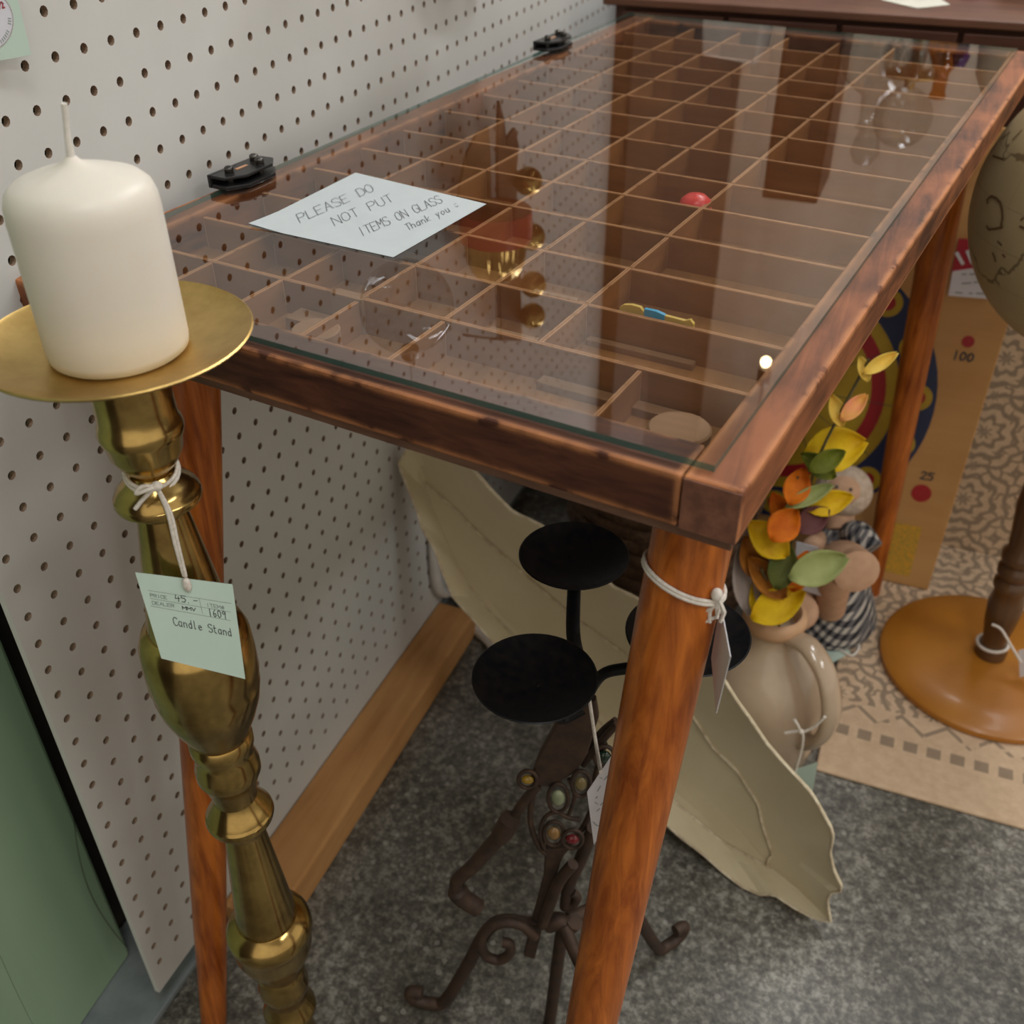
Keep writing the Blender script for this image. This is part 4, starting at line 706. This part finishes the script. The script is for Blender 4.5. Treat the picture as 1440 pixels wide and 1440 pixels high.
# things standing on the dresser, seen in the glass reflection
M_gam = glass_mat('amber_bottle_glass', (.75, .42, .10)); M_gcl = glass_mat('clear_bottle_glass', (.86, .88, .87)); M_gpu = glass_mat('violet_glass', (.4, .2, .62)); M_ceram = pm('cream_ceramic', (.62, .52, .38), (.55, .44, .3), 20, .3, coat=.5); M_linen = pm('white_linen', (.62, .60, .56), (.54, .52, .48), 20, .9)
def bottle(name, label, cat, loc, prof, mat):
    return tag(MB().lathe(prof, loc, 32).build(name, mat, smooth=50), label, cat)
bottle('decanter', 'clear glass decanter with round stopper on the dresser', 'decanter', (415, 1185, DZ), [(0, 0), (55, 0), (60, 6), (60, 90), (48, 120), (20, 140), (16, 180), (22, 186), (12, 188), (18, 205), (22, 222), (14, 238), (0, 242)], M_gcl)
bottle('bottle', 'amber glass bottle on the dresser', 'bottle', (500, 1235, DZ), [(0, 0), (26, 0), (28, 4), (28, 80), (18, 100), (10, 112), (10, 140), (12, 142), (12, 148), (0, 148)], M_gam)
bottle('perfume_bottle', 'small violet glass bottle on the dresser', 'bottle', (520, 1150, DZ), [(0, 0), (18, 0), (20, 4), (18, 44), (8, 54), (8, 66), (12, 70), (8, 84), (0, 86)], M_gpu)
bottle('pitcher', 'cream ceramic vase on the dresser', 'vase', (590, 1180, DZ), [(0, 0), (34, 0), (38, 8), (52, 50), (46, 100), (28, 130), (34, 150), (31, 150), (25, 130), (0, 120)], M_ceram)
cl = thing('crystal_lamp', 'brass lamp with a glass globe and hanging crystal drops on the dresser', 'lamp', (455, 1335, DZ))
MB().lathe([(0, 0), (48, 0), (48, 6), (20, 14), (8, 24), (8, 120), (14, 130), (44, 136), (44, 140), (8, 144), (8, 160), (0, 160)], (455, 1335, DZ), 32).build('stem', M_brass, cl, smooth=40); MB().ell((455, 1335, DZ + 205), (46, 46, 48), 28, 18).build('glass_globe', M_gcl, cl, smooth=60)
for i in range(14): a = 2 * math.pi * i / 14; MB().lathe([(0, 0), (6.5, 10), (7, 18), (3, 34), (1, 44), (0, 46)], (455 + 43 * math.cos(a), 1335 + 43 * math.sin(a), DZ + 92), 8).build('crystal_drop', M_gcl, cl)
cab = thing('small_cabinet', 'small dark wooden wall cabinet standing on the dresser', 'cabinet', (310, 1300, DZ))
MB().box((262, 1240, DZ), (352, 1390, DZ + 330)).build('body', M_dres, cab, bevel=2); MB().box((268, 1234, DZ + 12), (346, 1239.6, DZ + 318)).build('door', M_brownwall, cab, bevel=1.5); MB().lathe([(4, 0), (4, 8), (8, 12), (6, 18), (0, 19)], (338, 1234, DZ + 165), 16, (0, -1, 0)).build('knob', M_knob, cab, smooth=50)
ln_ = MB(); zc = DZ + .5
ln_.hexa([(150, 1140, zc), (246, 1140, zc), (246, 1260, zc), (150, 1260, zc), (156, 1150, zc + 96), (240, 1150, zc + 104), (240, 1250, zc + 100), (156, 1250, zc + 98)])
tag(ln_.build('folded_linen', M_linen, bevel=5), 'folded white linen bundle on the dresser', 'linen')
# pendant bulb
M_bulb = emit('warm_bulb', (1.0, .74, .40), 30); BP = mirror_y(1077, 509, 1180)
pb = thing('pendant_bulb', 'small warm bulb hanging on a dark cord above the dresser', 'lamp', BP)
MB().ell(BP, (9, 9, 10), 20, 14).build('bulb', M_bulb, pb, smooth=60); MB().lathe([(9, 12), (12, 16), (12, 42), (6, 48), (0, 49)], BP, 20).build('socket', M_knob, pb, smooth=50); MB().tube([BP + UPZ * 46, Vector((BP.x, BP.y, CEIL * 1000 + FZ))], 2.4, 8).build('cord', M_knob, pb, smooth=60)
# ================================================================== WALL ORNAMENTS above the frame, seen in the glass
XO = 34
M_leather = pm('dark_leather', (.065, .03, .018), (.10, .05, .03), 40, .6); M_tan = pm('tan_leather', (.22, .125, .05), (.17, .09, .035), 30, .6)
st = thing('sleigh_bell_strap', 'dark leather strap of round brass sleigh bells hung on the pegboard', 'bells', mirror_x(712, 150, XO))
pl_ = lambda px, py, dx=0: mirror_x(px, py, XO) + Vector((dx, 0, 0))
sp0 = [pl_(*q, -8) for q in ((707, 142), (713, 165), (717, 196), (729, 180), (734, 205), (730, 250), (735, 330), (738, 480), (710, 480), (707, 330), (705, 230))]
MB().prism(sp0, (4, 0, 0)).build('strap', M_leather, st)
for px, py in ((743, 255), (748, 333), (750, 400), (749, 444)): MB().ell(mirror_x(px, py, XO + 12), (18, 18, 18), 24, 16).build('sleigh_bell', M_brass, st, smooth=60)
hk = pl_(724, 478, -6); MB().tube([hk, Vector((0, hk.y, hk.z + 4))], 2, 8).build('hook', M_scr, st)
bl = thing('cup_bell', 'fluted brass cup bell with a red band and tan leather tail hung on the pegboard', 'bell', mirror_x(665, 190, XO))
rc = mirror_x(697, 316, XO + 14); bc_ = Vector((XO + 14, rc.y, rc.z))
MB().lathe([(38, -19), (43, -18), (44, 0), (43, 17), (38, 18)], bc_, 36).build('red_band', pm('red_lacquer', (.42, .012, .018), None, 30, .3), bl, smooth=50)
fl = MB(); n_ = 48; vs = []; pf = [(37, 17), (36, 30), (34, 46), (28, 60), (16, 70), (3, 74)]
for q, z in pf:
    for i in range(n_): a_ = 2 * math.pi * i / n_; rr2 = q * (1 + .05 * math.cos(12 * a_)); vs.append(bc_ + Vector((rr2 * math.cos(a_), rr2 * math.sin(a_), z)))
fl.add(vs, [(k * n_ + i, k * n_ + (i + 1) % n_, (k + 1) * n_ + (i + 1) % n_, (k + 1) * n_ + i) for k in range(len(pf) - 1) for i in range(n_)]); fl.build('fluted_cup', M_brass, bl, smooth=60)
MB().prism([pl_(*q) for q in ((640, 290), (646, 250), (654, 215), (668, 188), (684, 178), (687, 230), (688, 290))], (3, 0, 0)).build('leather_tail', M_tan, bl)
MB().tube([bc_ + UPZ * 72, bc_ + UPZ * 150, Vector((0, bc_.y, bc_.z + 152))], 1.6, 8).build('hook', M_scr, bl)
gbp = mirror_y(572, 432, 305); hb = thing('glass_ball', 'clear glass ball hung on a long peg hook above the glass table top', 'ornament', gbp - UPZ * 45)
MB().ell(gbp, (45, 45, 45), 36, 24).build('ball', glass_mat('clear_ball_glass', (.88, .9, .9), n_=2.0), hb, smooth=60); MB().lathe([(9, 42), (9, 52), (5, 56), (0, 57)], gbp, 20).build('cap', M_scr, hb, smooth=50)
MB().tube([gbp + UPZ * 55, gbp + UPZ * 100], 1.2, 8).build('thread', M_string, hb); MB().tube([Vector((0, gbp.y, gbp.z + 100)), Vector((gbp.x + 4, gbp.y, gbp.z + 100)), Vector((gbp.x + 10, gbp.y, gbp.z + 108))], 2.2, 8).build('hook', M_scr, hb, smooth=60)
# mint card with round logo, hung at the top left
wc = thing('hang_card', 'mint green hang card with a round white logo on the pegboard', 'card', onx(20, 80, 14))
cn = Vector((.96, -.28, 0)).normalized(); cP = Vector((14, -8, 0)); cq = lambda x, y, o=0: onp(x / 14.4, y / 14.4, cP + cn * o, cn)
MB().prism([cq(*q) for q in ((-900, -1500), (160, -900), (390, 110), (640, 1110), (-100, 1245), (-1000, 1300))], cn * -.6).build('card', M_mint, wc)
M_logo = pm('logo_white', (.66, .67, .74), None, 20, .6); M_lring = pm('logo_ring_grey', (.42, .40, .37), None, 20, .6); M_lred = pm('logo_red', (.42, .08, .10), None, 20, .6)
cc_ = (-270, 430); MB().add([cq(cc_[0] + 550 * math.cos(a), cc_[1] + 620 * math.sin(a), .15) for a in [2 * math.pi * i / 48 for i in range(48)]], [tuple(range(48))]).build('logo_disc', M_logo, wc, fixn=False)
mb = MB(); mb.ribbon([cq(cc_[0] + 535 * math.cos(a), cc_[1] + 605 * math.sin(a), .3) for a in [2 * math.pi * i / 48 for i in range(49)]], .5, cn); mb.build('logo_ring', M_lring, wc, fixn=False)
mb = MB(); mb.ribbon([cq(*q, .3) for q in ((-10, 170), (0, 60), (30, 45), (55, 70), (55, 160), (90, 150))], .9, cn); mb.build('red_script', M_lred, wc, fixn=False)
mb = MB()
for k, a in enumerate([-.12 + .1 * i for i in range(11)]):
    if k in (3, 4): continue
    mb.ribbon([cq(cc_[0] + 440 * math.cos(a), cc_[1] + 505 * math.sin(a), .3), cq(cc_[0] + 490 * math.cos(a + .02), cc_[1] + 560 * math.sin(a + .02), .3)], .55, cn)
mb.build('rim_lettering', M_print, wc, fixn=False)
pg = onx(12, 40, 3); MB().tube([Vector((0, -25.4, 50.8)), Vector((10, -25.4, 50.8)), Vector((13, -25.4, 55))], 1.4, 8).build('peg_hook', M_scr, wc)
# ================================================================== small things under the table
M_cord = pm('white_cable', (.66, .64, .60), None, 30, .5)
tag(MB().tube(smoothpath([Vector((10, 470, -640)), onx(612, 792, 10), onx(622, 832, 10), Vector((16, 540, -850)), onz(668, 878, FZ + 9), onz(690, 903, FZ + 9), onz(705, 930, FZ + 9)], 6), 8.0, 12).build('white_cable', M_cord, smooth=60), 'white cable running down the pegboard behind the tray', 'cable')
M_wick2 = pm('dark_wicker', (.045, .022, .012), (.11, .06, .03), 160, .7, bmp=.6)
bk = thing('wicker_basket', 'dark wicker basket standing on the floor behind the cream tray', 'basket', (275, 625, FZ))
MB().lathe([(0, 4), (105, 0), (112, 6), (132, 300), (136, 308), (130, 312), (122, 300), (104, 12), (0, 10)], (275, 625, FZ), 40).build('liner', M_wick2, bk, smooth=40)
for k in range(14):
    z = 14 + k * 21; r = 113 + 20 * z / 300; MB().tube([Vector((275 + (r + 2.5 * math.cos(16 * a + k * math.pi)) * math.cos(a), 625 + (r + 2.5 * math.cos(16 * a + k * math.pi)) * math.sin(a), FZ + z)) for a in [2 * math.pi * i / 96 for i in range(97)]], [(9, 3)] * 97, 6, flat=(0, 0, 1)).build('weave_band', M_wick2, bk, smooth=60)
# ceiling fixtures that carry the lights
M_diff = emit('lamp_diffuser', (1, .96, .9), 3.0); M_fix = pm('white_fixture', (.7, .7, .68), None, 20, .5)
for i, ((lx, ly), pw, where) in enumerate(LIGHTS):
    x, y = lx * 1000, ly * 1000; zc = CEIL * 1000 + FZ; f = thing('ceiling_light', 'long white fluorescent ceiling fixture ' + where, 'light', (x, y, zc - 90), 'ceiling fixtures')
    MB().box((x - 160, y - 620, zc - 88), (x + 160, y + 620, zc - 1)).build('housing', M_fix, f, bevel=4); MB().box((x - 138, y - 590, zc - 94), (x + 138, y + 590, zc - 88.5)).build('diffuser', M_diff, f)
